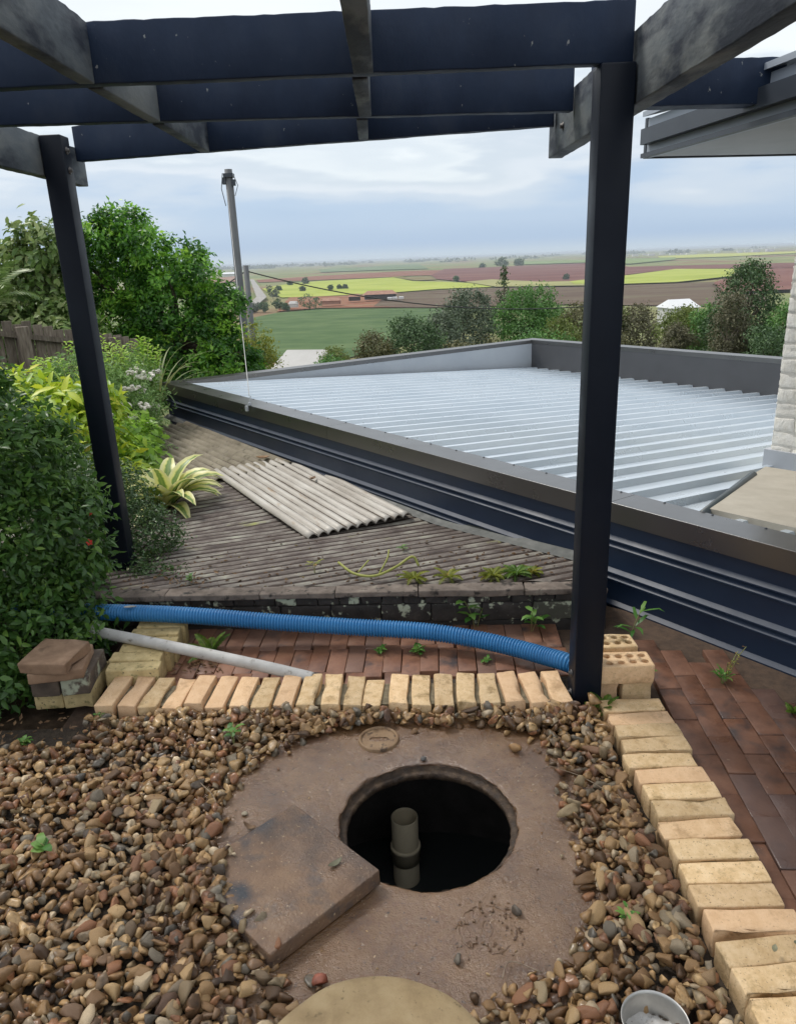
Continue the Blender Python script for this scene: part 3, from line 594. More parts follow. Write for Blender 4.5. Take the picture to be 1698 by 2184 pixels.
# ------------------------------------------------------------------ cream brick edging
cream = [rbox('brick', .111, .0345, .055, .0055, M_cream, s, .0034, True, .030) for s in range(7)]
cream_moss = [rbox('brick', .105, .035, .055, .007, M_cream_moss, s+20, .002, True, .010) for s in range(3)]
ed = empty('brick_edging', (-.27, 2.49, 0)); tag(ed, 'row of cream bricks on edge behind the gravel', 'brick edging')
rs = random.Random(8); P0, P1 = Vector((-1.115, 2.535, 0)), Vector((.565, 2.447, 0)); nb_ = 21
for i in range(nb_):
    t_ = i/(nb_-1); p = P0.lerp(P1, t_); gap = .006 if i == 12 else 0
    yy = p.y + rs.gauss(0, .004) - (.012 if i == 12 else 0)
    p.x += (-.012 if i == 12 else 0)
    o = link('brick', rs.choice(cream), ed, (p.x+.27, yy-2.49, .008+rs.gauss(0, .003)-(.008 if i == 12 else 0)), (rs.gauss(0, .02), rs.gauss(0, .015), R(87)+rs.gauss(0, .022)+(.10 if i > 17 else 0)+(-.03 if i < 4 else 0)))
    o.scale = (.86 if i == 12 else .96, 1, 1)
v, f = prism([(-1.16, 2.465), (.60, 2.37), (.60, 2.51), (-1.16, 2.605)], -.05, .045); link('mortar', mesh('mortar', [(a+.27, b-2.49, c) for a, b, c in v], f, M_mortar), ed)
ed2 = empty('brick_border', (.815, 1.75, 0)); tag(ed2, 'cream brick border along the right of the gravel', 'brick edging')
for i in range(20):
    Y = 2.325 - i*.0772 + rs.gauss(0, .0025)
    X = .812 + .012*(2.3-Y)*.6 + rs.gauss(0, .004)
    rz = rs.gauss(0, .014) + (.05 if i in (13, 14) else 0); dz = rs.gauss(0, .003) + (.012 if i == 14 else 0)
    o = link('brick', rs.choice(cream), ed2, (X-.815, Y-1.75, .001+dz), (rs.gauss(0, .02), rs.gauss(0, .01), rz)); o.scale = (.99, 1.03, 1)
v, f = prism([(-.09, -.95), (.10, -.95), (.09, .60), (-.095, .60)], -.06, .03); link('mortar', mesh('mortar', v, f, M_mortar), ed2)
ed3 = empty('mossy_brick_kerb', (-1.085, 2.84, 0)); tag(ed3, 'short kerb of mossy yellow bricks under the blue hose', 'brick edging')
for i in range(6):
    o = link('brick', rs.choice(cream_moss), ed3, (rs.gauss(0, .006)+.004*i, -.17+i*.072, .045+rs.gauss(0, .004)), (rs.gauss(0, .02), rs.gauss(0, .02), rs.gauss(0, .03)))
v, f = prism([(-.085, -.2), (.085, -.2), (.085, .22), (-.085, .22)], -.05, .06); link('mortar', mesh('mortar', v, f, M_mortar), ed3)
# loose bricks: perforated ones on the right, a stack of pavers on the left
def perforated(name, seed):
    me = rbox(name, .114, .054, .038, .007, M_cream, seed, .0014, True, .006); o = link(name, me); h = MB()
    for a in range(5):
        for b in range(2): h.tube([(-.086+a*.043, -.022+b*.044, -.06), (-.086+a*.043, -.022+b*.044, .06)], .0135, 18)
    hm = h.me('cutter', None); c = link('cutter', hm)
    md = o.modifiers.new('b', 'BOOLEAN'); md.object = c; md.operation = 'DIFFERENCE'; md.solver = 'EXACT'
    dg = bpy.context.evaluated_depsgraph_get(); new = bpy.data.meshes.new_from_object(o.evaluated_get(dg)); o.modifiers.clear(); o.data = new; bpy.data.objects.remove(c)
    return o
a = perforated('perforated_brick', 31); a.location = (.797, 2.452, .132); a.rotation_euler = (0, 0, R(-1)); tag(a, 'front one of two perforated cream bricks right of the post', 'brick', 'perforated bricks by the post')
b = perforated('perforated_brick', 32); b.location = (.782, 2.60, .128); b.rotation_euler = (0, 0, R(1.5)); tag(b, 'rear one of two perforated cream bricks right of the post', 'brick', 'perforated bricks by the post')
half = rbox('cream_brick', .058, .10, .042, .007, M_cream, 41, .002, True, .008)
for k, (x, lb) in enumerate([(.735, 'half hidden cream brick under the perforated bricks, next to the post'), (.858, 'cream brick under the perforated bricks, away from the post')]):
    o = link('cream_brick', half, None, (x, 2.515, .05), (0, 0, R(-1+2*k))); tag(o, lb, 'brick')
o = link('footing_brick', rbox('footing_brick', .05, .04, .03, .005, M_brown_paver, 44, .002), None, (.565, 2.355, .012), (0, 0, R(2))); tag(o, 'pinkish brick lying left of the black post foot', 'brick')
o = link('footing_brick', rbox('footing_brick', .085, .045, .03, .005, M_paver, 45, .002), None, (.672, 2.345, -.02), (0, 0, R(-2))); tag(o, 'dark red brick under the black post foot', 'brick')
def loose(name, hx, hy, hz, mt, loc, rz, lb, seed, tilt=0):
    o = link(name, rbox(name, hx, hy, hz, .006, mt, seed, .002, True, .008), None, loc, (tilt, 0, R(rz))); tag(o, lb, 'brick'); return o
loose('cream_brick', .055, .114, .038, M_cream_moss, (-1.262, 2.645, .036), 2, 'cream brick at the bottom right of the paver stack', 61)
loose('cream_brick', .055, .114, .038, M_cream_moss, (-1.376, 2.645, .036), 3, 'cream brick at the bottom left of the paver stack', 62)
loose('dark_brick', .052, .112, .037, M_dark_brick, (-1.252, 2.612, .112), 4, 'dark brick with white lichen in the paver stack, facing the row', 63)
loose('dark_brick', .052, .112, .037, M_dark_brick, (-1.36, 2.607, .112), 2, 'dark brick in the paver stack, facing the hedge', 64)
loose('brown_paver', .098, .098, .022, M_brown_paver, (-1.312, 2.57, .172), 10, 'lower of two square brown pavers on the brick stack', 65)
loose('brown_paver', .094, .094, .023, M_brown_paver, (-1.318, 2.545, .219), -7, 'upper of two square brown pavers on the brick stack', 66, R(1))

# ------------------------------------------------------------------ garage: navy cladding, grey capping, ribbed pale roof
garage = empty('garage', (0, 5, 0)); tag(garage, 'low garage with navy ribbed wall, grey capping and pale ribbed metal roof', 'garage')
G0 = Vector((0, 5, 0))
TOP = .485
A0 = WA - WD*1.6; B = Vector((-2.336, 7.78, 0)); Cc = Vector((1.946, 10.608, 0)); BC = Cc-B; RD = BC.normalized(); D0 = A0+BC
LAB = (B-A0).length
def P(s, d, z): p = A0 + WD*s + WN*d - G0; return (p.x, p.y, z)
prof = [(.0, TOP-.09)]
zr = [.282, .117, -.048, -.213]
for z in zr:
    mid = z+.083
    for c in (.018, -.016): prof += [(0, z+c+.017), (.018, z+c+.001), (.018, z+c-.005), (-.004, z+c-.012)]
    prof += [(0, z-.034)]
prof += [(0, -.4)]
v = []; f = []; k = len(prof)
for s in (0, LAB):
    v += [P(s, d, z) for d, z in prof]
f = [(i, i+k, i+k+1, i+1) for i in range(k-1)]
cl = link('wall_cladding', mesh('wall_cladding', v, f, M_clad), garage)
# other walls
mb = MB()
for a, b in ((B, Cc), (Cc, D0), (D0, A0)):
    d = (b-a).normalized(); nrm = Vector((d.y, -d.x, 0))*-.0
    mb.add([tuple(a+Vector((0, 0, -4.5))-G0), tuple(b+Vector((0, 0, -4.5))-G0), tuple(b+Vector((0, 0, TOP-.05))-G0), tuple(a+Vector((0, 0, TOP-.05))-G0)], [(0, 1, 2, 3)])
link('outer_wall', mb.me('outer_wall', M_clad), garage)
# capping
def strip(name, prof, s0, s1, mat, org, dr, nr, par=garage):
    v = []; k = len(prof)
    for s in (s0, s1): v += [tuple(org+dr*s+nr*d+Vector((0, 0, z))-G0) for d, z in prof]
    f = [(i, i+k, i+k+1, i+1) for i in range(k-1)] + [tuple(range(k)), tuple(range(2*k-1, k-1, -1))]
    return link(name, mesh(name, v, f, mat), par)
lens = [0, 2.45, 4.9, LAB]
for i in range(3):
    strip('capping', [(.012, TOP-.092), (.024, TOP-.094), (.024, TOP-.0008), (.0232, TOP), (-.168, TOP-.006), (-.172, TOP-.03), (-.165, TOP-.034), (0, TOP-.03)], lens[i]+.0015, lens[i+1]-.0015+(.02 if i == 2 else 0), M_cap, A0, WD, WN)
BCN = Vector((-RD.y, RD.x, 0)); CDv = (D0-Cc); CDn = CDv.normalized(); CN = Vector((-CDn.y, CDn.x, 0))
strip('capping', [(.012, TOP-.09), (.024, TOP-.09), (.024, TOP+.002), (-.10, TOP-.004), (-.104, TOP-.05), (0, TOP-.05)], .02, BC.length, M_cap, B, RD, BCN)
strip('capping', [(.012, TOP-.09), (.024, TOP-.09), (.024, TOP+.004), (-.11, TOP-.002), (-.114, TOP-.05), (0, TOP-.05)], -.02, CDv.length, M_cap, Cc, CDn, CN)
def rz_(t): return .446 - .37*t                         # roof height across the fall
# inner faces of the far parapets
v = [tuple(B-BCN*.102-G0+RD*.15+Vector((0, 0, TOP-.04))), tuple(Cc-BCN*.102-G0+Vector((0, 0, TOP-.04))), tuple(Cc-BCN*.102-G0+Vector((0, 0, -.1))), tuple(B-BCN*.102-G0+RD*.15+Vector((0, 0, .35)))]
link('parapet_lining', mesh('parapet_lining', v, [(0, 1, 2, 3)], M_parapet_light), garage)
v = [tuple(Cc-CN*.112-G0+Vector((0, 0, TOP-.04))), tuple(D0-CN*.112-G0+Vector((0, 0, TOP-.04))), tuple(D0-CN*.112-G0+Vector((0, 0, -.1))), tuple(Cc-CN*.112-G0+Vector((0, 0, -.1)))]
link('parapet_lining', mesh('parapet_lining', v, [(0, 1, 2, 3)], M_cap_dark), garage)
# roof sheets, ribs running down the fall
def rib_profile(width, pitch, base, top, h):
    out = []; x = 0
    while x < width-1e-6:
        out += [(x, 0), (x+pitch-base, 0), (x+pitch-base+(base-top)/2, h), (x+pitch-(base-top)/2, h)]; x += pitch
    out.append((width, 0)); return out
nsh = 8; wsh = (LAB-.2)/nsh
for i in range(nsh):
    pr = rib_profile(wsh, wsh/5, .066, .034, .034); v = []; k = len(pr)
    for t in (.022, .5, .985):
        for x, h in pr:
            p = A0 + WD*(.04+i*wsh+x) + BC*t - G0; v.append((p.x, p.y, rz_(t)+h+(.001 if i % 2 else 0)))
    f = [(r*k+j, r*k+j+1, (r+1)*k+j+1, (r+1)*k+j) for r in range(2) for j in range(k-1)]
    link('roof_sheet', mesh('roof_sheet', v, f, M_roof), garage)
sc_me = lathe([(.0001, .006), (.005, .005), (.0065, .0)], 8, M_gutter, 'screw')
for i in range(26):
    p = A0 + WD*(.6+i*.24) - WN*.155 - G0; link('screw', sc_me, garage, (p.x, p.y, TOP-.0065))
# cable bracket on the capping
mb = MB(); mb.box((0, 0, .012), (.008, .014, .012)); mb.box((.0, -.036, -.02), (.012, .008, .022)); mb.tube([(0, 0, .02), (0, .01, .05), (0, .02, .075)], .004, 8)
o = link('cable_bracket', mb.me('cable_bracket', M_flash), None, (-1.20, 6.25, TOP+.0), (0, 0, R(-37))); tag(o, 'small grey cable bracket on the near capping of the garage', 'bracket')

# ------------------------------------------------------------------ low shed with the old roof
shed = empty('low_shed', (-.2, 3.2, -.06)); tag(shed, 'low old shed with mossy corrugated roof and black lichened front', 'shed')
S0 = Vector((-.2, 3.2, -.06))
def shz(x, y):                                        # falls from the front edge to a valley, then rises gently
    return .168-.10*(y-3.2) if y < 4.35 else .053+.012*(y-4.35)+.010*max(0, y-6)
def corrugated(name, o, u, lu, lv, pitch, amp, mat, lift=0., seed=0, sag=.0, nu=14, sharp=.8, zf=None):
    """sheet from corner o: u = direction of the corrugations, v to its left"""
    u = Vector((*u, 0)).normalized(); vdir = Vector((-u.y, u.x, 0)); spp = 10; nv = int(round(lv/pitch))*spp; lv = round(lv/pitch)*pitch; top = []; f = []
    for i in range(nu+1):
        for j in range(nv+1):
            a = lu*i/nu; b = lv*j/nv; p = Vector((*o, 0)) + u*a + vdir*b
            z = (zf or shz)(p.x, p.y) + lift + amp*(2*abs(math.sin(math.pi*b/pitch))**sharp-1) + sag*mnoise.noise((p.x*1.5, p.y*1.5, seed)) + .002*mnoise.noise((p.x*14, p.y*14, seed))
            top.append((p.x, p.y, z))
    m_ = nv+1; N_ = len(top); v = [tuple(Vector(p)-S0) for p in top] + [tuple(Vector((p[0], p[1], p[2]-.007))-S0) for p in top]
    for i in range(nu):
        for j in range(nv):
            a = i*m_+j; f.append((a, a+m_, a+m_+1, a+1)); f.append((N_+a, N_+a+1, N_+a+m_+1, N_+a+m_))
    for i in range(nu): f.append((i*m_, N_+i*m_, N_+(i+1)*m_, (i+1)*m_)); a = i*m_+nv; f.append((a, a+m_, N_+a+m_, N_+a))
    for j in range(nv): f.append((j, j+1, N_+j+1, N_+j)); a = nu*m_+j; f.append((a, N_+a, N_+a+1, a+1))
    return link(name, mesh(name, v, f, mat, True), shed)
ud = (.91, .41); uv_ = Vector((ud[0], ud[1], 0)).normalized(); vv_ = Vector((-uv_.y, uv_.x, 0))
# mossy sheets: corrugations run across towards the garage; cut along the front edge by a bmesh plane cut
def cut(o, co, no):
    bm = bmesh.new(); bm.from_mesh(o.data); bmesh.ops.bisect_plane(bm, geom=bm.verts[:]+bm.edges[:]+bm.faces[:], plane_co=Vector(co)-S0, plane_no=no, clear_outer=True)
    bm.to_mesh(o.data); bm.free()
base = Vector((-1.75, 2.72, 0))
for i in range(-2, 3):
    p = base + vv_*(i*.75)
    o = corrugated('roof_sheet', (p.x, p.y), ud, 3.6, .825, .075, .0085, M_shed_sheet, .002*(i+2)-.004, i, .002, 34, .8)
    cut(o, (0, 3.175+.016, 0), Vector((-.05, -1, 0)).normalized()); cut(o, tuple(WA-WN*.02), -WN); cut(o, (.93, 0, 0), Vector((1, 0, 0)))
# dark brown strips laid in the sheet valleys as painted shade between ridges
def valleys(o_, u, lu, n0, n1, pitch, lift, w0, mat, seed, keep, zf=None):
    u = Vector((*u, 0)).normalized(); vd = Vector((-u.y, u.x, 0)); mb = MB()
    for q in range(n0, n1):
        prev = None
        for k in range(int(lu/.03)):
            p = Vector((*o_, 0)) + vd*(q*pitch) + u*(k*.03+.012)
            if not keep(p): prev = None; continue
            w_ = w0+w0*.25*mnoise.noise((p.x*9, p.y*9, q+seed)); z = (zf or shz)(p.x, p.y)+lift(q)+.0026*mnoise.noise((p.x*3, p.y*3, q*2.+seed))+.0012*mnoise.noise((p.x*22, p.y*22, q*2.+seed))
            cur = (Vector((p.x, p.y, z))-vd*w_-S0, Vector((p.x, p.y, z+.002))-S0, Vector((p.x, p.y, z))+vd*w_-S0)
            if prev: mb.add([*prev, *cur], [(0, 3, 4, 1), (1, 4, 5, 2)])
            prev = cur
    o = link('valley_shade', mb.me('valley_shade', mat, True), shed); o['kind'] = 'stuff'
M_valley_shade = surf('brown_valley_shade', [(.3, (.020, .013, .010)), (.6, (.045, .028, .02)), (.8, (.085, .05, .032))], 30, rough=(.85, .95), bump=.6)
M_sheet_shade = surf('sheet_shade', [(.3, (.035, .026, .018)), (.6, (.09, .065, .042)), (.8, (.17, .13, .085))], 25, rough=(.85, .95), bump=.5)
def on_old(p): return not (p.y < 3.2-.047*(p.x+.2) or p.x > .92 or p.x < -1.7 or (p-WA).dot(WN) < .02)
valleys((base.x, base.y), ud, 3.6, -22, 34, .075, lambda q: .0005+.0018*(q//10), .017, M_valley_shade, 0, on_old)
mb = MB(); rs = random.Random(92)
for k in range(420):
    x, y = rs.uniform(-1.35, .85), 3.22+abs(rs.gauss(0, .38))
    if not on_old(Vector((x, y, 0))): continue
    c = Vector((x, y, shz(x, y)+rs.uniform(.001, .010)))-S0; l_ = rs.uniform(.004, .016); w_ = l_*rs.uniform(.3, .7); Mz = Matrix.Rotation(rs.uniform(0, 6.28), 3, 'Z') @ Matrix.Rotation(rs.gauss(0, .4), 3, 'X')
    mb.add([c+Mz @ Vector(q) for q in ((-l_, 0, 0), (0, w_, .003), (l_, 0, .001), (0, -w_, .003), (0, 0, .006), (0, 0, -.001))], [(0, 1, 4), (1, 2, 4), (2, 3, 4), (3, 0, 4), (1, 0, 5), (2, 1, 5), (3, 2, 5), (0, 3, 5)])
o = link('roof_debris', mb.me('roof_debris', surf('roof_bits', [(.3, (.05, .028, .016)), (.55, (.12, .07, .035)), (.75, (.16, .15, .04))], 6, rough=(.8, .95), bump=0)), shed); o['kind'] = 'stuff'
wu = (.603, -.798)
o = corrugated('roof_sheet', (-2.70, 6.9), wu, 2.05, 1.35, .076, .013, M_tan_sheet, .034, 7, .01, 24); cut(o, tuple(WA-WN*.02), -WN)
flat = lambda x, y: .105
o = corrugated('roof_sheet', (-1.42, 5.62), (.50, -.866), 1.80, .70, .0636, .0125, M_iron, .0, 9, .004, 24, .8, flat); o['label'] = 'loose pale corrugated iron sheet laid on the old roof'
cut(o, tuple(WA+WN*.01), -WN)
off_garage = lambda p: (p-WA).dot(WN) > .03
valleys((-1.42, 5.62), (.50, -.866), 1.80, 1, 11, .0636, lambda q: -.0065+(.003 if q in (4, 5, 8) else -.001), .011, M_sheet_shade, 5, off_garage, flat)  # same painted shade strips on the iron and tan sheets
valleys((-2.70, 6.9), wu, 2.05, 1, 18, .076, lambda q: .034-.0075, .010, M_sheet_shade, 8, off_garage)
# flashing where the roof meets the garage
mb = MB(); dl = 5.6
v = []; ns_ = 24
for k in range(ns_+1):
    p = WA + WD*(.93+5.5*k/ns_) + WN*.004; z = shz(p.x, p.y); b_ = Vector((p.x, p.y, z))-S0
    v += [tuple(b_+Vector((0, 0, .040))), tuple(b_+WN*.03+Vector((0, 0, .022))), tuple(b_+WN*.055+Vector((0, 0, .010)))]
mb.add(v, [q for k in range(ns_) for q in ((3*k, 3*k+1, 3*k+4, 3*k+3), (3*k+1, 3*k+2, 3*k+5, 3*k+4))])
link('flashing', mb.me('flashing', surf('old_flashing', [(.3, (.05, .055, .052)), (.7, (.11, .115, .105))], 8, rough=(.5, .7), bump=.2)), shed)
# front: edge board, two courses of lichened bricks, rendered base; runs slightly skew
FD = Vector((1, -.047, 0)).normalized(); FN = Vector((-.047, -1, 0)).normalized(); F0 = Vector((-1.45, 3.235, 0)); FL = 2.38
def FP(s, d, z): p = F0+FD*s+FN*d; return tuple(Vector((p.x, p.y, z))-S0)
def fbox(name, s0, s1, d0, d1, z0, z1, mat, amp=.002, seed=0, r=.004, fine=False):
    me = rbox(name, (s1-s0)/2, (d1-d0)/2, (z1-z0)/2, r, mat, seed, amp, fine); c = Vector(FP((s0+s1)/2, (d0+d1)/2, (z0+z1)/2)); return link(name, me, shed, c, (0, 0, math.atan2(FD.y, FD.x)))
rs = random.Random(3); s = 0; k = 0
while s < FL-.1:
    l_ = rs.uniform(.34, .5); l_ = min(l_, FL-s); fbox('edge_board', s, s+l_-.003, .0, .085, .158+rs.gauss(0, .002), .186+rs.gauss(0, .002), M_lip, .003, k, .005, True); s += l_; k += 1
s = 0; small = [rbox('brick', .046, .03, .020, .006, M_shed_brick, q, .003, True) for q in range(5)]
large = [rbox('brick', .112, .03, .044, .005, M_shed_brick, q+6, .002, True) for q in range(4)]
s = .05
while s < FL-.05:
    link('brick', rs.choice(small), shed, FP(s, .032+rs.gauss(0, .002), .134), (0, 0, math.atan2(FD.y, FD.x))); s += .0975
s = .1
while s < FL-.05:
    link('brick', rs.choice(large), shed, FP(s, .030+rs.gauss(0, .0015), .066), (0, 0, math.atan2(FD.y, FD.x))); s += .229
fbox('rendered_wall', 0, FL, .0, .05, -.06, .020, M_shed_wall, .001, 2, .003, True)
fbox('mortar', 0.002, FL-.002, -.02, .046, .015, .158, M_mortar if 0 else M_shed_wall, 0, 3, .003)
v, f = prism([(-1.75, 3.25), (.95, 3.2), (-2.3, 7.5), (-3.2, 7.5)], -.06, -.01); link('shed_body', mesh('shed_body', [tuple(Vector(p)-S0) for p in v], f, M_shed_wall), shed)

# ------------------------------------------------------------------ house corner on the right: white painted bricks, eave
house = empty('house', (2.19, 4.25, .3)); tag(house, 'house corner of white painted brick with a grey eave', 'house')
H0 = Vector((2.19, 4.25, .3)); HU = -WD; HV = Vector((.798, .603, 0))
K = Vector((2.20, 4.27, 0))
hp = [K-HV*.0085+HU*.001, K+HU*2.2-HV*.0085, K+HU*2.2+HV*2, K+HV*2+HU*.001]
v, f = prism([(p.x-H0.x, p.y-H0.y) for p in hp], .02, 1.86); wall = link('wall', mesh('wall', v, f, M_mortar_white), house)
wb = [rbox('brick', .113, .02, .0365, .007, M_house_paint, s+70, .0035, True, .01) for s in range(5)]
ang = math.atan2(HU.y, HU.x); rs = random.Random(21)
for r_ in range(21):
    z = .07 + r_*.083
    for c in range(5):
        s = .115 + c*.235 - (.117 if r_ % 2 else 0)
        if s < .05: s = .057
        p = K + HU*s - H0 + HV*.008
        o = link('brick', rs.choice(wb), wall, (p.x, p.y, z), (0, 0, ang)); 
        if s < .06: o.scale = (.5, 1, 1)
    for c in range(2):                                  # return face
        p = K + HV*(.125+c*.235) + HU*.006 - H0; link('brick', rs.choice(wb), wall, (p.x, p.y, z), (0, 0, ang+math.pi/2))
v, f = prism([((K+HU*a+HV*b-H0).x, (K+HU*a+HV*b-H0).y) for a, b in ((-.03, -.03), (2.2, -.03), (2.2, .03), (-.03, .03))], -.25, .165); link('base_flashing', mesh('base_flashing', v, f, M_flash), house)
# beige threshold between roof and wall, with its dark edge trim
pts = [(1.40, 3.22), (1.93, 3.92), (2.10, 4.12), (2.9, 3.3), (2.35, 2.1)]
v, f = prism([(x-H0.x, y-H0.y) for x, y in pts], .0, .1785)
for k, z in zip(range(5, 10), (.1785, .118, .102, .10, .1785)): v[k] = (v[k][0], v[k][1], z)
link('threshold', mesh('threshold', v, f, M_beige), house)
mb = MB(); mb.tube([(1.36-H0.x, 3.17-H0.y, .165), (1.94-H0.x, 3.93-H0.y, .112)], .022, 10); link('edge_trim', mb.me('edge_trim', surf('dark_trim', [(.3, (.05, .065, .07)), (.7, (.08, .095, .10))], 5, rough=(.4, .5), bump=0), True), house)
# eave
E0, E1 = Vector((1.30, 4.10, 0)), Vector((1.88, .3, 0)); ed_ = (E1-E0).normalized(); en = Vector((-ed_.y, ed_.x, 0))
if en.x > 0: en = -en
def ebox(name, a0, a1, d0, d1, z0, z1, mat, skew=0):
    q = [E0+ed_*a0+en*d0, E0+ed_*a1+en*d0, E0+ed_*a1+en*d1, E0+ed_*a0+en*d1]; v, f = prism([(p.x-H0.x, p.y-H0.y) for p in q], z0-.3, z1-.3); return link(name, mesh(name, v, f, mat), house)
EL = (E1-E0).length
ebox('fascia', 0, EL, -.025, .0, 2.03, 2.205, M_fascia)
ebox('gutter', .02, EL, .001, .045, 2.085, 2.155, M_gutter); ebox('gutter_lip', .0, EL, .001, .03, 2.028, 2.048, M_gutter)
ebox('end_fascia', -.022, .0, -2.6, .004, 2.028, 2.21, M_gutter)
q = [E0-en*.03+ed_*.002, E1-en*.03, Vector((4.2, .3, 0)), Vector((4.2, 4.3, 0)), E0-en*2.5+ed_*.002]
v, f = prism([(p.x-H0.x, p.y-H0.y) for p in q], 1.735, 1.75); link('soffit', mesh('soffit', v, f, M_soffit), house)
rv = [E0+en*.03, E1+en*.03, E1-en*2.6, E0-en*2.6]; v = [(p.x-H0.x, p.y-H0.y, z-.3) for p, z in zip(rv, (2.212, 2.212, 2.75, 2.75))] + [(p.x-H0.x, p.y-H0.y, z-.3) for p, z in zip(rv, (2.235, 2.235, 2.775, 2.775))]
link('roof', mesh('roof', v, [(0, 1, 2, 3), (4, 7, 6, 5), (0, 4, 5, 1), (1, 5, 6, 2), (2, 6, 7, 3), (3, 7, 4, 0)], M_fascia), house)

# ------------------------------------------------------------------ pergola
perg = empty('pergola', (-.35, 3, -.06)); tag(perg, 'dark blue painted timber pergola on two posts', 'pergola')
PG = Vector((-.35, 3, -.06)); bseed = [0]
def beam(name, a, b, w_, z0, z1, mat, lab=None):        # horizontal member between two plan points
    a, b = Vector((*a, 0)), Vector((*b, 0)); L = (b-a).length; c = (a+b)/2; bseed[0] += 1
    me = rbox(name, L/2, w_/2, (z1-z0)/2, .004, mat, bseed[0], 0, False)
    bm = bmesh.new(); bm.from_mesh(me); 
    es = [e for e in bm.edges if abs(e.verts[0].co.x-e.verts[1].co.x) > L*.4]; bmesh.ops.subdivide_edges(bm, edges=es, cuts=max(3, int(L/.028)), use_grid_fill=True)
    for vt in bm.verts:
        if vt.co.z > (z1-z0)*.4: vt.co.z += .0026*mnoise.noise(vt.co*45+Vector((bseed[0], 0, 0))) + .0006*mnoise.noise(vt.co*9+Vector((bseed[0], 0, 0)))
        vt.co += mnoise.noise_vector(vt.co*4+Vector((bseed[0]*3, 0, 0)))*.0010 + mnoise.noise_vector(vt.co*22+Vector((bseed[0]*3, 0, 0)))*.0016
    bm.to_mesh(me); bm.free()
    o = link(name, me, perg, Vector((c.x, c.y, (z0+z1)/2))-PG, (0, 0, math.atan2(b.y-a.y, b.x-a.x)))
    if lab: o['label'] = lab
    return o
JB, JT = 2.10, 2.255
beam('joist', (-2.9, 2.46), (.712, 2.432), .046, JB, JT, M_timber)
beam('joist', (-2.9, 2.90), (.712, 3.165), .046, JB, JT, M_timber)
beam('joist', (-1.478, 4.02), (.712, 3.49), .046, JB, JT, M_timber)
beam('nogging', (-.828, .5), (-.828, 2.408), .046, JB-.002, JT-.004, M_timber_worn)
beam('nogging', (-.828, 2.47), (-.822, 3.03), .046, JB-.002, JT-.004, M_timber_worn)
beam('nogging', (-.825, 3.09), (-.825, 3.83), .046, JB-.002, JT-.004, M_timber_worn)
beam('nogging', (-.05, .5), (-.05, 2.41), .056, JB-.003, JT-.004, M_timber_worn)
beam('nogging', (-.062, 2.465), (-.064, 3.08), .046, JB-.003, JT-.004, M_timber_worn)
beam('nogging', (-.078, 3.14), (-.088, 3.64), .042, JB-.003, JT-.004, M_timber_worn)
beam('bearer', (.752, .2), (.752, 3.63), .062, 1.993, 2.188, M_timber_worn)
beam('bearer', (-1.512, .4), (-1.512, 4.12), .052, 1.998, 2.163, M_timber_worn)
beam('side_joist', (.786, 3.13), (1.50, 3.20), .09, JB, JT, M_timber)
for x0, x1, y0, z1 in ((.616, .716, 2.385, JB-.001), (-1.483, -1.388, 3.60, 2.16)):
    o = link('post', rbox('post', (x1-x0)/2, (x1-x0)/2, (z1+.06)/2, .006, M_post, 3, 0, False), perg, Vector(((x0+x1)/2, y0+(x1-x0)/2, (z1-.06)/2))-PG)
bolt = lathe([(.0001, .012), (.009, .011), (.010, .003), (.016, .002), (.016, 0)], 12, M_steel, 'bolt')
for p, r_ in (((.716-.0, 2.70, 2.09), (0, R(-90), 0)), ((-1.387, 3.645, 2.10), (0, R(90), 0)), ((-1.387, 3.645, 2.02), (0, R(90), 0)), ((.615, 2.43, .13), (0, R(-90), 0)), ((.615, 2.43, .05), (0, R(-90), 0)), ((.72, 3.35, 2.08), (0, R(-90), 0))):
    link('bolt', bolt, perg, Vector(p)-PG, r_)

# ------------------------------------------------------------------ blue hose and grey pipe
def spline(pts, n):
    pts = [Vector(p) for p in pts]; P_ = [pts[0]*2-pts[1]] + pts + [pts[-1]*2-pts[-2]]; out = []
    for i in range(1, len(P_)-2):
        for k in range(n):
            t = k/n; a, b, c, d = P_[i-1:i+3]; out.append(.5*((2*b)+(c-a)*t+(2*a-5*b+4*c-d)*t*t+(3*b-a-3*c+d)*t**3))
    out.append(pts[-1]); return out
def hose(path, r, pitch):
    pts = spline(path, 60); d = [0]
    for a, b in zip(pts, pts[1:]): d.append(d[-1]+(b-a).length)
    L = d[-1]; n_ = int(L/pitch)*6; out = []; rad = []; j = 0
    for i in range(n_+1):
        s = L*i/n_
        while j < len(d)-2 and d[j+1] < s: j += 1
        out.append(pts[j].lerp(pts[j+1], (s-d[j])/(d[j+1]-d[j]))); ph = i % 6; rad.append((r-.001, r, r, r-.001, r-.0068, r-.0068)[ph])
    return tube_geo(out, rad, 26)
v, f = hose([(-1.78, 3.15, .12), (-1.55, 3.10, .145), (-1.34, 3.06, .152), (-1.05, 3.02, .150), (-.80, 3.0, .132), (-.53, 2.985, .104), (-.2, 2.95, .085), (.08, 2.905, .078), (.30, 2.84, .066), (.46, 2.76, .06), (.565, 2.675, .066), (.645, 2.59, .078), (.72, 2.545, .05), (.80, 2.70, .0)], .0375, .0132)
o = link('suction_hose', mesh('suction_hose', v, f, M_hose, True)); tag(o, 'blue ribbed hose lying across behind the brick row', 'hose')
mb = MB(); mb.tube(spline([(-1.30, 2.90, .135), (-1.0, 2.79, .122), (-.6, 2.665, .085), (-.42, 2.615, .06), (-.36, 2.60, .05)], 8), .0235, 22)
gp = link('drain_pipe', mb.me('drain_pipe', M_greypipe, True)); tag(gp, 'grey plastic pipe lying between the brick stack and the brick row', 'pipe')
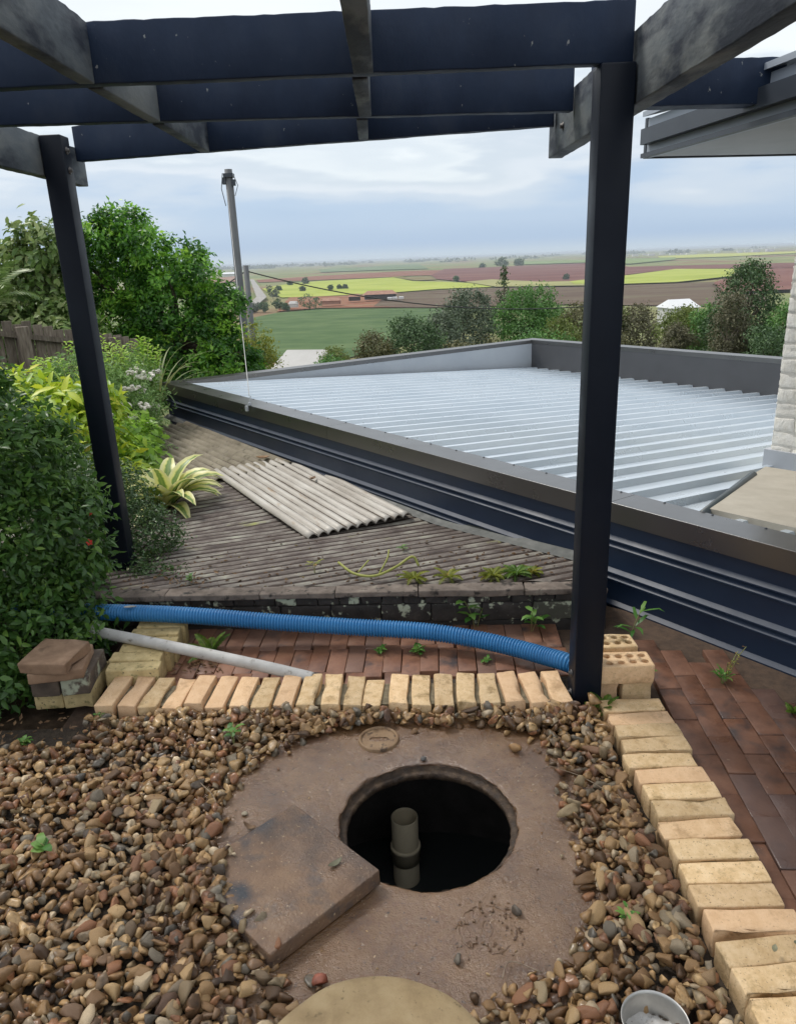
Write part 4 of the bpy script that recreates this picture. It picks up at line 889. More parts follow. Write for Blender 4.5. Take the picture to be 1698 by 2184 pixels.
gv_, gf_ = tube_geo([(-1.335, 2.913, .137), (-1.322, 2.908, .1365), (-1.30, 2.90, .135), (-1.292, 2.897, .1345)], [.024, .036, .037, .025], 18)
link('pipe_socket', mesh('pipe_socket', gv_, gf_, M_greypipe, True), gp)

# ------------------------------------------------------------------ foliage tools
def norm(a): return a/np.maximum(np.linalg.norm(a, axis=1, keepdims=True), 1e-9)
def leaf_cloud(blobs, n, L, W, seed, ncl=300, sig=.06, up=.35, out_=.9, fill=.55, six=False, tipvar=.5, zmin=-99, droop=.25, spread=.8):
    """leaves gathered in clumps through the outer part of a set of ellipsoids; returns vertices, triangles and one random value per vertex"""
    g = np.random.default_rng(seed); C = np.array([b[0] for b in blobs], float); Rr = np.array([b[1] for b in blobs], float)
    wgt = (Rr[:, 0]*Rr[:, 1]+Rr[:, 0]*Rr[:, 2]+Rr[:, 1]*Rr[:, 2]); wgt /= wgt.sum()
    cc = []; cn = []
    while len(cc) < ncl:
        m_ = ncl*2; k = g.choice(len(C), m_, p=wgt); d = norm(g.normal(size=(m_, 3))); rad = fill+(1.04-fill)*np.sqrt(g.random(m_))
        p = C[k]+d*Rr[k]*rad[:, None]
        dd = (((p[:, None]-C[None])/Rr[None])**2).sum(2); dd[np.arange(m_), k] = 9
        ok = (dd.min(1) > .45) & (p[:, 2] > zmin); nn = norm(d/Rr[k])
        cc += list(p[ok]); cn += list(nn[ok])
    cc = np.array(cc[:ncl]); cn = np.array(cn[:ncl]); crnd = g.random(ncl)
    k = g.integers(0, ncl, n); pos = cc[k]+g.normal(size=(n, 3))*sig*np.array((1, 1, .8))
    nrm = norm(cn[k]*out_+g.normal(size=(n, 3))*spread+np.array((0, 0, up)))
    ax = g.normal(size=(n, 3))+cn[k]*.8; ax[:, 2] -= droop; ax = norm(ax-nrm*(ax*nrm).sum(1)[:, None]); sd_ = np.cross(nrm, ax)
    s = g.uniform(.45, 1.35, n)[:, None]; l_ = L*s; w_ = W*s
    rn = np.clip(crnd[k]*tipvar+g.random(n)*(1-tipvar), 0, 1)
    if six:
        V = np.stack([pos, pos+ax*l_*.33+sd_*w_*.5+nrm*w_*.12, pos+ax*l_*.33-sd_*w_*.5+nrm*w_*.12, pos+ax*l_*.72+sd_*w_*.36+nrm*w_*.02, pos+ax*l_*.72-sd_*w_*.36+nrm*w_*.02, pos+ax*l_-nrm*l_*.14, pos+ax*l_*.36-nrm*w_*.06, pos+ax*l_*.74-nrm*w_*.12], 1)
        T = np.array([(0, 1, 6), (0, 6, 2), (6, 1, 3), (6, 3, 7), (2, 6, 7), (2, 7, 4), (7, 3, 5), (4, 7, 5)])
    else:
        V = np.stack([pos, pos+ax*l_*.45+sd_*w_*.5+nrm*w_*.16, pos+ax*l_-nrm*l_*.10, pos+ax*l_*.45-sd_*w_*.5+nrm*w_*.16], 1); T = np.array([(0, 1, 2), (0, 2, 3)])
    q = V.shape[1]; F_ = (np.arange(n)[:, None, None]*q+T[None]).reshape(-1, 3)
    return V.reshape(-1, 3), F_, np.repeat(rn, q)
def limbs(mb, base, tips, r0, rnd, bend=.25):
    base = Vector(base)
    for t in tips:
        t = Vector(t); d = t-base; side = Vector((rnd.gauss(0, 1), rnd.gauss(0, 1), rnd.gauss(0, .4)))*d.length*bend*.3
        pts = spline([base, base+d*.35+side*.6+Vector((0, 0, d.length*.06)), base+d*.7+side*.5, t], 4); k = len(pts)
        mb.tube(pts, [r0*(1-.85*i/(k-1)) for i in range(k)], 7)
def plant(name, label, cat, blobs, n, L, W, mat, seed, base, trunk_r=.02, trunk_h=None, group=None, bark=None, nlimb=9, part='foliage', stem='stem', **kw):
    root = empty(name, base); tag(root, label, cat, group); b0 = Vector(base); rnd = random.Random(seed)
    V, F_, A = leaf_cloud(blobs, n, L, W, seed, **kw); link(part, fastmesh(part, V-np.array(base), F_, mat, False, A), root)
    mb = MB(); cz = Vector(blobs[0][0]); top = Vector((b0.x+(cz.x-b0.x)*.5, b0.y+(cz.y-b0.y)*.5, trunk_h if trunk_h is not None else b0.z+(cz.z-b0.z)*.55))
    mb.tube(spline([(0, 0, -.05), (top-b0)*.5+Vector((rnd.gauss(0, .03), rnd.gauss(0, .03), 0))*(top-b0).length, top-b0], 4), [trunk_r*(1.15-.45*i/8) for i in range(9)], 8)
    tips = []
    for _ in range(nlimb):
        c, r_ = rnd.choice(blobs); d = Vector((rnd.gauss(0, 1), rnd.gauss(0, 1), rnd.gauss(.3, .8))).normalized(); tips.append(Vector((c[0]+d.x*r_[0]*.8, c[1]+d.y*r_[1]*.8, c[2]+d.z*r_[2]*.8))-b0)
    limbs(mb, top-b0, tips, trunk_r*.6, rnd); link(stem, mb.me(stem, bark or M_bark, True), root)
    return root
G_hedge = leafmat('hedge_leaf', [(0, (0.031, 0.082, 0.018)), (.4, (0.063, 0.147, 0.031)), (.75, (0.116, 0.231, 0.045)), (1, (0.242, 0.389, 0.074))], .36, .35, spec=.45)
G_small = leafmat('small_leaf', [(0, (0.031, 0.072, 0.024)), (.5, (0.066, 0.132, 0.038)), (.85, (0.120, 0.204, 0.054)), (1, (0.180, 0.132, 0.072))], .4, .2)
G_yellow = leafmat('yellow_green_leaf', [(0, (0.118, 0.236, 0.024)), (.3, (0.236, 0.401, 0.035)), (.6, (0.425, 0.566, 0.041)), (.9, (0.661, 0.684, 0.059)), (1, (0.684, 0.472, 0.094))], .42, .35)
G_white = leafmat('grey_green_leaf', [(0, (0.100, 0.200, 0.056)), (.5, (0.200, 0.338, 0.094)), (.9, (0.325, 0.488, 0.150)), (1, (0.400, 0.550, 0.200))], .45, .3)
G_feather = leafmat('fresh_leaf', [(0, (0.134, 0.280, 0.034)), (.5, (0.280, 0.482, 0.062)), (1, (0.470, 0.650, 0.112))], .42, .48)
G_tree = leafmat('tree_leaf', [(0, (0.031, 0.094, 0.018)), (.35, (0.058, 0.169, 0.026)), (.55, (0.143, 0.351, 0.042)), (.78, (0.286, 0.559, 0.065)), (1, (0.468, 0.728, 0.098))], .34, .45)
G_broad = leafmat('broad_leaf', [(0, (0.066, 0.132, 0.034)), (.5, (0.180, 0.276, 0.072)), (.85, (0.360, 0.432, 0.168)), (1, (0.528, 0.528, 0.288))], .36, .25)
G_gold = leafmat('gold_green_leaf', [(0, (0.117, 0.156, 0.018)), (.5, (0.221, 0.260, 0.029)), (1, (0.364, 0.377, 0.052))], .5, .3)
G_far_dark = leafmat('far_dark_leaf', [(0, (0.036, 0.081, 0.030)), (.5, (0.069, 0.130, 0.046)), (1, (0.141, 0.236, 0.081))], .6, .15)
G_far_green = leafmat('far_green_leaf', [(0, (0.051, 0.136, 0.030)), (.5, (0.101, 0.236, 0.050)), (1, (0.191, 0.378, 0.077))], .6, .2)
G_far_grey = leafmat('far_grey_leaf', [(0, (0.058, 0.091, 0.055)), (.5, (0.109, 0.146, 0.087)), (1, (0.200, 0.237, 0.146))], .6, .15)
G_far_olive = leafmat('far_olive_leaf', [(0, (.075, .075, .03)), (.5, (.13, .13, .05)), (1, (.22, .20, .09))], .6, .2)
G_far_lime = leafmat('far_lime_leaf', [(0, (0.081, 0.115, 0.023)), (.5, (0.149, 0.196, 0.040)), (1, (0.241, 0.287, 0.069))], .6, .25)
G_far_brown = leafmat('far_brown_leaf', [(0, (.075, .075, .04)), (.5, (.135, .13, .07)), (1, (.22, .20, .12))], .7, .15)
G_fern = leafmat('fern_leaf', [(0, (.06, .13, .02)), (.5, (.12, .22, .03)), (1, (.24, .33, .05))], .5, .35)
G_fern_y = leafmat('yellow_fern_leaf', [(0, (.14, .17, .02)), (.5, (.24, .27, .035)), (.8, (.36, .34, .06)), (1, (.36, .19, .06))], .5, .35)
G_weed = leafmat('weed_leaf', [(0, (.05, .16, .025)), (.5, (.10, .25, .04)), (1, (.19, .34, .07))], .42, .3)
M_petal_w = surf('white_petal', [(.3, (.62, .58, .48)), (.7, (.80, .77, .70))], 40, rough=(.6, .7), bump=0)
M_petal_r = surf('red_petal', [(.3, (.50, .02, .012)), (.7, (.65, .05, .03))], 40, rough=(.5, .6), bump=0, rand=.2)

# ------------------------------------------------------------------ hedge and shrubs down the left side
hedge_blobs = [((-1.78, 3.02, .16), (.47, .46, .34)), ((-1.76, 3.10, .52), (.46, .44, .34)), ((-1.90, 3.12, .86), (.48, .42, .32)), ((-2.1, 3.2, 1.12), (.42, .40, .28)), ((-1.72, 2.72, .05), (.30, .26, .26)), ((-1.50, 2.86, .16), (.20, .20, .20)), ((-1.95, 2.62, .25), (.36, .30, .42))]
hedge = plant('leafy_hedge', 'dark glossy leafy hedge in the left foreground with a few red flowers', 'hedge', hedge_blobs, 38000, .042, .018, G_hedge, 1, (-1.82, 3.0, -.06), .03, .2, six=True, ncl=1500, sig=.034, fill=.62, up=.45, zmin=-.05, droop=.5)
rs = random.Random(31)
def flower(name, r, mat, npet=5):
    v = []; f = []
    for k in range(npet):
        a = 2*math.pi*k/npet; c, s = math.cos(a), math.sin(a); b = len(v)
        v += [(0, 0, 0), (c*r*.6-s*r*.38, s*r*.6+c*r*.38, r*.25), (c*r, s*r, r*.18), (c*r*.6+s*r*.38, s*r*.6-c*r*.38, r*.25)]; f.append((b, b+1, b+2, b+3))
    return mesh(name, v, f, mat)
fl_r = flower('red_flower', .015, M_petal_r)
for p in ((-1.32, 3.02, .50), (-1.38, 2.66, .13), (-1.56, 2.72, 1.0), (-1.30, 3.05, .62)):
    link('red_flower', fl_r, hedge, Vector(p)-Vector((-1.82, 3.0, -.06)), (R(60), rs.uniform(-.4, .4), rs.uniform(0, 6)))
plant('small_leaved_bush', 'small leaved dark bush around the foot of the left post', 'bush', [((-1.50, 3.90, .15), (.24, .26, .26)), ((-1.62, 4.0, .38), (.24, .24, .24)), ((-1.34, 3.66, .05), (.17, .14, .12)), ((-1.24, 3.52, .10), (.15, .10, .09)), ((-1.32, 3.86, .22), (.12, .14, .14))], 15000, .020, .011, G_small, 2, (-1.5, 3.92, -.06), .012, ncl=700, sig=.03, fill=.5, zmin=-.05)
plant('small_leaved_bush', 'reddish tipped low bush left of the left post behind the hedge', 'bush', [((-1.75, 3.75, .35), (.28, .26, .30)), ((-1.95, 4.1, .45), (.30, .26, .25))], 9000, .022, .012, G_small, 3, (-1.8, 3.8, -.06), .012, ncl=420, sig=.035, fill=.5, zmin=-.05)
plant('yellow_leaved_shrub', 'bright yellow green shrub with large drooping leaves left of the post', 'shrub', [((-2.45, 5.35, .35), (.48, .42, .40)), ((-2.05, 5.0, .15), (.34, .34, .26)), ((-2.75, 5.6, .55), (.40, .35, .35)), ((-2.25, 5.3, .62), (.30, .30, .24))], 3000, .135, .042, G_yellow, 4, (-2.4, 5.35, -.06), .02, six=True, ncl=240, sig=.05, fill=.55, up=.8, droop=.6, zmin=.02)
plant('green_leafed_shrub', 'mid green broad leafed shrub right of the left post beside the variegated plant', 'shrub', [((-2.05, 5.45, .14), (.25, .30, .22)), ((-2.18, 5.9, .24), (.26, .30, .24)), ((-1.95, 5.15, .06), (.16, .2, .12))], 2000, .085, .036, G_feather, 14, (-2.05, 5.45, -.05), .015, six=True, ncl=180, sig=.05, fill=.5, up=.7, droop=.5, zmin=.05)
wb_ = plant('white_flowering_shrub', 'grey green shrub dotted with white flower heads at the garage corner', 'shrub', [((-2.45, 6.55, .36), (.36, .36, .44)), ((-2.50, 7.1, .50), (.32, .30, .36)), ((-2.62, 6.4, .70), (.26, .28, .26)), ((-2.18, 6.25, .08), (.22, .26, .22))], 13000, .046, .014, G_white, 5, (-2.15, 6.5, -.06), .018, ncl=500, sig=.045, fill=.5, zmin=0)
mbw = MB()
for k in range(16):
    a = rs.uniform(0, 6.28); r_ = rs.uniform(.010, .022)
    mbw.box((math.cos(a)*r_*1.4, math.sin(a)*r_*1.4, rs.uniform(-.004, .008)), (.007, .007, .005), rotz(a))
head = mbw.me('flower_head', M_petal_w)
for k in range(34):
    c, r_ = rs.choice([((-2.45, 6.55, .36), (.36, .36, .44)), ((-2.50, 7.1, .50), (.32, .30, .36)), ((-2.18, 6.25, .08), (.22, .26, .22))]); d = Vector((rs.gauss(.5, .6), rs.gauss(-.9, .5), rs.gauss(.3, .5))).normalized()
    o = link('flower_head', head, wb_, Vector((c[0]+d.x*r_[0]*1.05, c[1]+d.y*r_[1]*1.05, max(.05, c[2]+d.z*r_[2]*1.05)))-Vector((-2.15, 6.5, -.06)), (rs.uniform(-.6, .6), rs.uniform(-.6, .6), 0)); q = rs.uniform(.8, 1.7); o.scale = (q, q, q)
def upright_shrub(name, label, base, n, h, spread, mat, seed, L=.09, W=.02, lean=.3):
    root = empty(name, base); tag(root, label, 'shrub'); rnd = random.Random(seed); g = np.random.default_rng(seed); Vs = []; Fs = []; As = []; mb = MB(); q0 = 0
    for k in range(n):
        a = rnd.uniform(0, 6.28); r_ = spread*math.sqrt(rnd.random()); hh = h*rnd.uniform(.65, 1.1); d = Vector((math.cos(a)*lean*r_/spread, math.sin(a)*lean*r_/spread, 1)).normalized()
        p0 = Vector((math.cos(a)*r_*.5, math.sin(a)*r_*.5, 0)); pts = spline([p0, p0+d*hh*.5, p0+d*hh+Vector((rnd.gauss(0, .03), rnd.gauss(0, .03), -.02))], 5); mb.tube(pts, .004, 5)
        kr = rnd.random()
        for i in range(int(hh/.018)):
            t = .25+.75*i/int(hh/.018); p = p0.lerp(p0+d*hh, t); aa = i*2.4+rnd.gauss(0, .3); o_ = Vector((math.cos(aa), math.sin(aa), rnd.uniform(.2, .9))).normalized(); s_ = o_.cross(d).normalized(); nn = s_.cross(o_)
            l_ = L*rnd.uniform(.7, 1.1)*(1-.45*max(0, t-.6)); w_ = W
            Vs.append([p, p+o_*l_*.45+s_*w_*.5+nn*w_*.2, p+o_*l_-Vector((0, 0, l_*.2)), p+o_*l_*.45-s_*w_*.5+nn*w_*.2]); As += [min(1, .5*kr+.5*rnd.random()+.25*(t > .85))]*4
    V = np.array([[tuple(x) for x in q] for q in Vs]).reshape(-1, 3); F_ = (np.arange(len(Vs))[:, None, None]*4+np.array([(0, 1, 2), (0, 2, 3)])[None]).reshape(-1, 3)
    link('foliage', fastmesh('foliage', V, F_, mat, False, np.array(As)), root); link('stem', mb.me('stem', M_weed_stem, True), root); return root
upright_shrub('upright_shrub', 'fresh green upright shrub right of the left post in front of the tree', (-2.62, 7.2, .1), 66, .85, .42, G_feather, 41, .085, .020)
upright_shrub('upright_shrub', 'fresh green upright shrub left of the post below the paling fence', (-2.95, 6.5, .05), 60, .80, .42, G_feather, 42, .085, .020)
upright_shrub('upright_shrub', 'feathery pale shrub at the left edge below the paling fence', (-3.3, 6.0, .1), 42, .72, .40, G_white, 43, .07, .014)
def blade_clump(name, label, cat, base, n, L, W, mat, seed, arch=.5, seg=8, part='leaf', lab=None, upr=.9, single=True):
    """strap leaves from one base, each leaf its own part, arching outwards, with a fold along the midrib"""
    root = empty(name, base); tag(root, label, cat); rnd = random.Random(seed)
    for k in range(n):
        a = 2.399*k+rnd.gauss(0, .25); t_ = (k+.5)/n; el = R(88-55*t_**.8+rnd.gauss(0, 6))*upr; l_ = L*rnd.uniform(.75, 1.1); w_ = W*rnd.uniform(.85, 1.1)
        v = []; f = []; uv = []; p = Vector((math.cos(a)*.012, math.sin(a)*.012, 0)); h = Vector((math.cos(a), math.sin(a), 0)); s_ = Vector((-math.sin(a), math.cos(a), 0)); tw = rnd.gauss(0, .25)
        for i in range(seg+1):
            q = i/seg; e_ = el-arch*(q**1.5)*rnd.uniform(1.5, 1.8) if 0 else el-arch*1.65*q**1.6
            d = h*math.cos(e_)+Vector((0, 0, 1))*math.sin(e_); nn = (s_.cross(d)).normalized()*-1; ww = w_*(math.sin(math.pi*min(1, .16+.84*q)**.75)**.8 if q < 1 else 0)*.5 + (.0006)
            sd2 = s_*math.cos(tw*q)+nn*math.sin(tw*q)
            v += [p-sd2*ww+nn*ww*.35, p, p+sd2*ww+nn*ww*.35]; uv += [(0, q), (.5, q), (1, q)]
            p = p+d*(l_/seg)
        for i in range(seg):
            b = i*3; f += [(b, b+1, b+4, b+3), (b+1, b+2, b+5, b+4)]
        me = mesh(part, v, f, mat, True); u_ = me.uv_layers.new(name='UVMap')
        for lp in me.loops: u_.data[lp.index].uv = uv[lp.vertex_index]
        link(part, me, root)
    return root
def striped():
    M, t, n, l, b = nodes('variegated_leaf'); tc = n.new('ShaderNodeTexCoord'); sp = n.new('ShaderNodeSeparateXYZ'); l.new(tc.outputs['UV'], sp.inputs[0])
    nz = n.new('ShaderNodeTexNoise'); nz.inputs['Scale'].default_value = 30; l.new(tc.outputs['Object'], nz.inputs['Vector']); a = n.new('ShaderNodeMath'); a.operation = 'MULTIPLY_ADD'; a.inputs[1].default_value = .16; a.inputs[2].default_value = -.08
    l.new(nz.outputs['Fac'], a.inputs[0]); s = n.new('ShaderNodeMath'); l.new(sp.outputs['X'], s.inputs[0]); l.new(a.outputs[0], s.inputs[1])
    c = ramp(n, [(0, (.74, .72, .38)), (.26, (.70, .68, .24)), (.33, (.20, .30, .06)), (.42, (.13, .23, .06)), (.5, (.24, .32, .08)), (.6, (.14, .24, .06)), (.67, (.22, .32, .06)), (.74, (.70, .68, .22)), (1, (.76, .73, .40))]); l.new(s.outputs[0], c.inputs[0])
    l.new(c.outputs[0], b.inputs['Base Color']); b.inputs['Roughness'].default_value = .4
    tr = n.new('ShaderNodeBsdfTranslucent'); l.new(c.outputs[0], tr.inputs[0]); m_ = n.new('ShaderNodeMixShader'); m_.inputs[0].default_value = .25; l.new(b.outputs[0], m_.inputs[1]); l.new(tr.outputs[0], m_.inputs[2]); l.new(m_.outputs[0], n['Material Output'].inputs['Surface']); return M
blade_clump('variegated_plant', 'yellow and green striped strap leaved plant on the old roof', 'plant', (-1.55, 4.85, .06), 32, .46, .125, striped(), 6, .95)
blade_clump('spiky_grass', 'spiky grass clump rising behind the garage corner', 'grass', (-2.42, 7.75, .25), 34, .85, .022, leafmat('grass_blade', [(0, (.10, .16, .05)), (.5, (.19, .26, .09)), (1, (.30, .33, .13))], .5, .3, True), 7, .8)
# trees behind the fence
tb = [((-2.8, 9.75, 1.0), (.62, .6, .6)), ((-3.2, 9.8, 1.45), (.48, .5, .48)), ((-2.4, 9.5, .6), (.46, .45, .45)), ((-2.95, 9.5, .45), (.7, .5, .45)), ((-2.1, 9.35, .2), (.36, .35, .4))]
_r = random.Random(18)
for (x_, z_) in [(-3.32, 2.0), (-3.05, 2.08), (-3.5, 1.82), (-2.82, 1.86), (-2.55, 1.72), (-2.68, 1.42), (-2.35, 1.45), (-2.12, 1.15), (-2.42, 1.12), (-2.02, .80), (-2.28, .75), (-1.86, .45), (-2.05, .42), (-1.78, .12), (-2.4, .35), (-2.75, .72), (-3.1, 1.12), (-3.4, 1.35), (-3.05, .68), (-2.7, .25), (-3.45, .75), (-2.9, 1.35), (-3.15, 1.7), (-2.2, .05), (-3.62, 1.1)]:
    r_ = _r.uniform(.19, .29); tb.append(((x_+_r.gauss(0, .03), 9.35+_r.uniform(-.25, .35), z_), (r_*1.1, r_, r_*.8)))
plant('dense_tree', 'dense glossy green tree behind the garage corner', 'tree', tb, 52000, .066, .030, G_tree, 8, (-2.85, 9.9, gh(9.9)), .09, .6, ncl=620, sig=.062, fill=.62, up=.75, tipvar=.72, part='crown', stem='trunk', nlimb=22)
plant('broad_leaved_tree', 'pale broad leaved tree at the far left above the paling fence', 'tree', [((-4.25, 9.3, 1.35), (.62, .6, .62)), ((-3.9, 9.1, 1.85), (.34, .35, .28)), ((-4.7, 9.2, 1.2), (.5, .5, .6)), ((-3.9, 8.7, .85), (.6, .4, .45)), ((-3.55, 8.5, .75), (.35, .3, .35)), ((-4.6, 8.8, .75), (.6, .5, .5))], 15000, .105, .048, G_broad, 9, (-4.25, 9.2, gh(9.2)), .07, .7, six=True, ncl=520, sig=.075, fill=.55, up=.5, droop=.6, part='crown', stem='trunk', nlimb=14)
plant('gold_bush', 'golden green bush behind the base of the tall pole', 'bush', [((-2.35, 13, .25), (.33, .4, .38)), ((-2.2, 13.1, -.1), (.28, .3, .4)), ((-2.45, 12.9, -.3), (.35, .3, .4))], 5000, .06, .028, G_gold, 10, (-2.35, 13, gh(13)), .03, ncl=260, sig=.06, fill=.5, part='foliage')
def frond_palm(name, label, base, n, L, mat, seed, el0=80, cat='palm', leaflet=.11, width=.012, arch=1.1, npair=22):
    root = empty(name, base); tag(root, label, cat); rnd = random.Random(seed)
    for k in range(n):
        a = 2.399*k+rnd.gauss(0, .2); el = R(el0-50*(k/n)); l_ = L*rnd.uniform(.8, 1.1); h = Vector((math.cos(a), math.sin(a), 0)); s_ = Vector((-math.sin(a), math.cos(a), 0)); p = Vector((0, 0, 0)); v = []; f = []; rn = []; prev = None; kr = rnd.random()
        for i in range(npair):
            q = i/npair; e_ = el-arch*q**1.4; d = h*math.cos(e_)+Vector((0, 0, 1))*math.sin(e_); nn = d.cross(s_)
            if i > 1:
                for sg in (-1, 1):
                    ld = (s_*sg+d*.55-nn*.0+Vector((0, 0, -.25))).normalized(); ll = leaflet*math.sin(math.pi*min(.97, .18+.8*q))**.7*rnd.uniform(.85, 1.1); wd = d*width; b = len(v)
                    v += [p-wd*.5, p+ld*ll*.5+wd*.5+Vector((0, 0, .004)), p+ld*ll, p+ld*ll*.5-wd*.6]; f += [(b, b+1, b+2), (b, b+2, b+3)]; rn += [min(1, kr*.5+rnd.random()*.5)]*4
            b = len(v); w_ = s_*.003; v += [p-w_, p+w_]; rn += [.3]*2
            p = p+d*(l_/npair); v += [p-w_, p+w_]; rn += [.3]*2; f += [(b, b+1, b+3), (b, b+3, b+2)]
        link('frond', fastmesh('frond', np.array([tuple(x) for x in v]), np.array(f), mat, False, np.array(rn)), root)
    return root
frond_palm('fan_palm', 'drooping brownish palm fronds at the left edge above the fence', (-4.35, 8.4, 1.25), 12, .8, G_broad, 12, 75, 'palm', .26, .02, 1.5, 20)
# ferns and weeds
FERNS = [((-1.44, 2.66, .06), 9, .20, 'bright fern in front of the hedge beside the paver stack', G_fern, .034), ((.715, 2.345, .02), 9, .085, 'tiny fern at the right foot of the black post', G_fern, .022), ((.43, 3.22, .185), 16, .075, 'green moss fern tuft on the right of the old roof edge', G_fern_y, .018), ((.54, 3.24, .182), 18, .085, 'green fern tuft nearest the garage on the old roof edge', G_fern, .02), ((.62, 3.26, .18), 12, .06, 'smallest fern tuft beside the black post on the old roof edge', G_fern_y, .016),
         ((.06, 3.21, .19), 12, .085, 'yellowing fern in the middle of the old roof edge', G_fern_y, .018), ((.22, 3.21, .19), 12, .085, 'browning fern right of the middle of the old roof edge', G_fern_y, .018), ((-.84, 2.92, -.005), 8, .12, 'small fern on the paving under the left of the hose', G_fern, .03), ((1.56, 2.30, -.01), 10, .07, 'weed tuft on the path near the right edge', G_fern, .02), ((1.40, 2.33, -.01), 7, .05, 'small weed tuft on the path below the navy wall', G_fern, .016), ((-1.30, 2.72, .0), 7, .09, 'small fern behind the brick stack', G_fern, .02)]
for k, (p, n_, L, lb, mt, lf) in enumerate(FERNS): frond_palm('fern', lb, p, n_, L, mt, 60+k, 52 if 'roof' in lb else 78, 'fern', lf, lf*.32, 1.2, 14)
def weed(label, base, n, h, L, W, seed, mat=G_weed, name='weed', lean=.35):
    root = empty(name, base); tag(root, label, 'weed'); rnd = random.Random(seed); mb = MB(); v = []; f = []; rn = []
    tips = []
    for k in range(max(1, n//5)):
        a = rnd.uniform(0, 6.28); tip = Vector((math.cos(a)*lean*h, math.sin(a)*lean*h, h*rnd.uniform(.6, 1))); mb.tube(spline([(0, 0, -.02), tip*.5+Vector((0, 0, h*.1)), tip], 4), .0016, 5); tips.append(tip)
    for k in range(n):
        tp = tips[k % len(tips)]; p = tp*rnd.uniform(.35, 1); a = rnd.uniform(0, 6.28); d = Vector((math.cos(a), math.sin(a), rnd.uniform(.1, .6))).normalized(); s_ = d.cross(Vector((0, 0, 1))).normalized(); nn = s_.cross(d); l_, w_ = L*rnd.uniform(.7, 1.1), W*rnd.uniform(.8, 1.1); b = len(v)
        v += [p, p+d*l_*.35+s_*w_*.5+nn*w_*.15, p+d*l_*.35-s_*w_*.5+nn*w_*.15, p+d*l_*.75+s_*w_*.35, p+d*l_*.75-s_*w_*.35, p+d*l_-Vector((0, 0, l_*.2))]
        f += [(b, b+1, b+2), (b+1, b+3, b+4), (b+1, b+4, b+2), (b+3, b+5, b+4)]; rn += [rnd.random()]*6
    link('leaves', fastmesh('leaves', np.array([tuple(x) for x in v]), np.array(f), mat, False, np.array(rn)), root); link('stem', mb.me('stem', M_weed_stem, True), root); return root
WEEDS = [('bright weed seedling in the gravel left of the slab', (-.60, 2.235, .02), 10, .085, .045, .018), ('three lobed weed seedling in the left of the gravel', (-1.03, 1.74, .02), 6, .055, .05, .03), ('low green weed mat at the left end of the brick row', (-1.13, 2.40, .02), 70, .03, .018, .009),
         ('leafy weed at the foot of the shed wall above the hose', (.335, 3.075, -.01), 12, .15, .07, .034), ('leafy weed at the foot of the shed wall nearest the post', (.575, 3.02, -.01), 11, .13, .065, .03), ('single leafed weed growing out of the shed wall', (-.06, 3.16, .05), 5, .07, .06, .026), ('weed under the middle of the hose on the paving', (.06, 2.86, -.01), 34, .045, .034, .014), ('weed left of the middle under the hose', (-.10, 2.875, -.01), 26, .04, .03, .012), ('weed under the right bend of the hose', (.34, 2.76, -.01), 12, .03, .03, .013),
         ('tall narrow leafed weed behind the perforated bricks', (.955, 2.86, -.03), 9, .20, .10, .018), ('grassy weed against the navy wall beyond the path', (1.235, 2.55, -.01), 26, .06, .05, .007), ('dry seed stalk weed beside the navy wall', (1.25, 2.56, -.01), 20, .17, .018, .006), ('green weed beside the perforated bricks', (.945, 2.58, -.01), 20, .06, .035, .014), ('weed at the left edge of the gravel', (-1.36, 2.28, .0), 30, .05, .03, .012), ('small weed in the right gravel near the tin', (.535, 1.44, .02), 10, .045, .03, .012), ('weed in the gravel at the far left edge', (-1.45, 2.08, .0), 24, .05, .03, .012),
         ('low weed on the left of the old roof edge', (-1.0, 3.33, .16), 20, .05, .03, .012), ('yellow weed on the old roof left of the trailing stem', (-.42, 3.42, .155), 12, .05, .05, .014), ('small tuft on the middle of the mossy roof', (.02, 3.74, .125), 14, .03, .04, .01), ('weed on the right of the path by the frame edge', (1.62, 2.22, -.01), 40, .06, .03, .008)]
for k, (lb, p, n_, h, L, W) in enumerate(WEEDS): weed(lb, p, n_, h, L, W, 80+k, G_fern_y if 'yellow' in lb or 'dry' in lb else G_weed)
mb = MB(); mb.tube(spline([(-.30, 3.42, .20), (-.22, 3.30, .19), (-.12, 3.25, .195), (-.02, 3.30, .215), (.06, 3.36, .24), (.09, 3.34, .20)], 6), .0065, 7); mb.tube(spline([(-.10, 3.26, .2), (-.06, 3.32, .25), (-.05, 3.36, .28)], 5), .004, 6); mb.tube(spline([(-.2, 3.3, .195), (-.15, 3.36, .23)], 5), .004, 6)
o = link('trailing_stem', mb.me('trailing_stem', surf('stem_green', [(.3, (.24, .26, .05)), (.7, (.36, .36, .10))], 20, rough=(.6, .7), bump=0), True)); tag(o, 'bare yellow green trailing stem on the old roof edge', 'plant stem')
# leaf litter
def fallen(label, loc, L, W, mat, rz, curl=.3, tilt=(0, 0)):
    v = []; f = []; s = 6
    for i in range(s+1):
        q = i/s; w_ = W*.5*math.sin(math.pi*min(.985, .06+.94*q))**.8; x = (q-.5)*L; z = curl*L*(q-.5)**2
        v += [(x, -w_, z+w_*.4), (x, 0, z), (x, w_, z+w_*.4)]
    n_ = len(v); v += [(a, b, c-.0012) for a, b, c in v]
    for i in range(s):
        b = i*3
        for k in (0, 1): f += [(b+k, b+k+3, b+k+4, b+k+1), (n_+b+k, n_+b+k+1, n_+b+k+4, n_+b+k+3)]
    o = link('fallen_leaf', mesh('fallen_leaf', v, f, mat, True), None, loc, (tilt[0], tilt[1], rz)); tag(o, label, 'leaf'); return o
fallen('larger olive leaf on a cream border brick', (.885, 1.305, .078), .034, .019, M_olive_leaf, -.5); fallen('smaller olive leaf on a cream border brick', (.82, 1.30, .078), .022, .012, M_olive_leaf, 1.0)
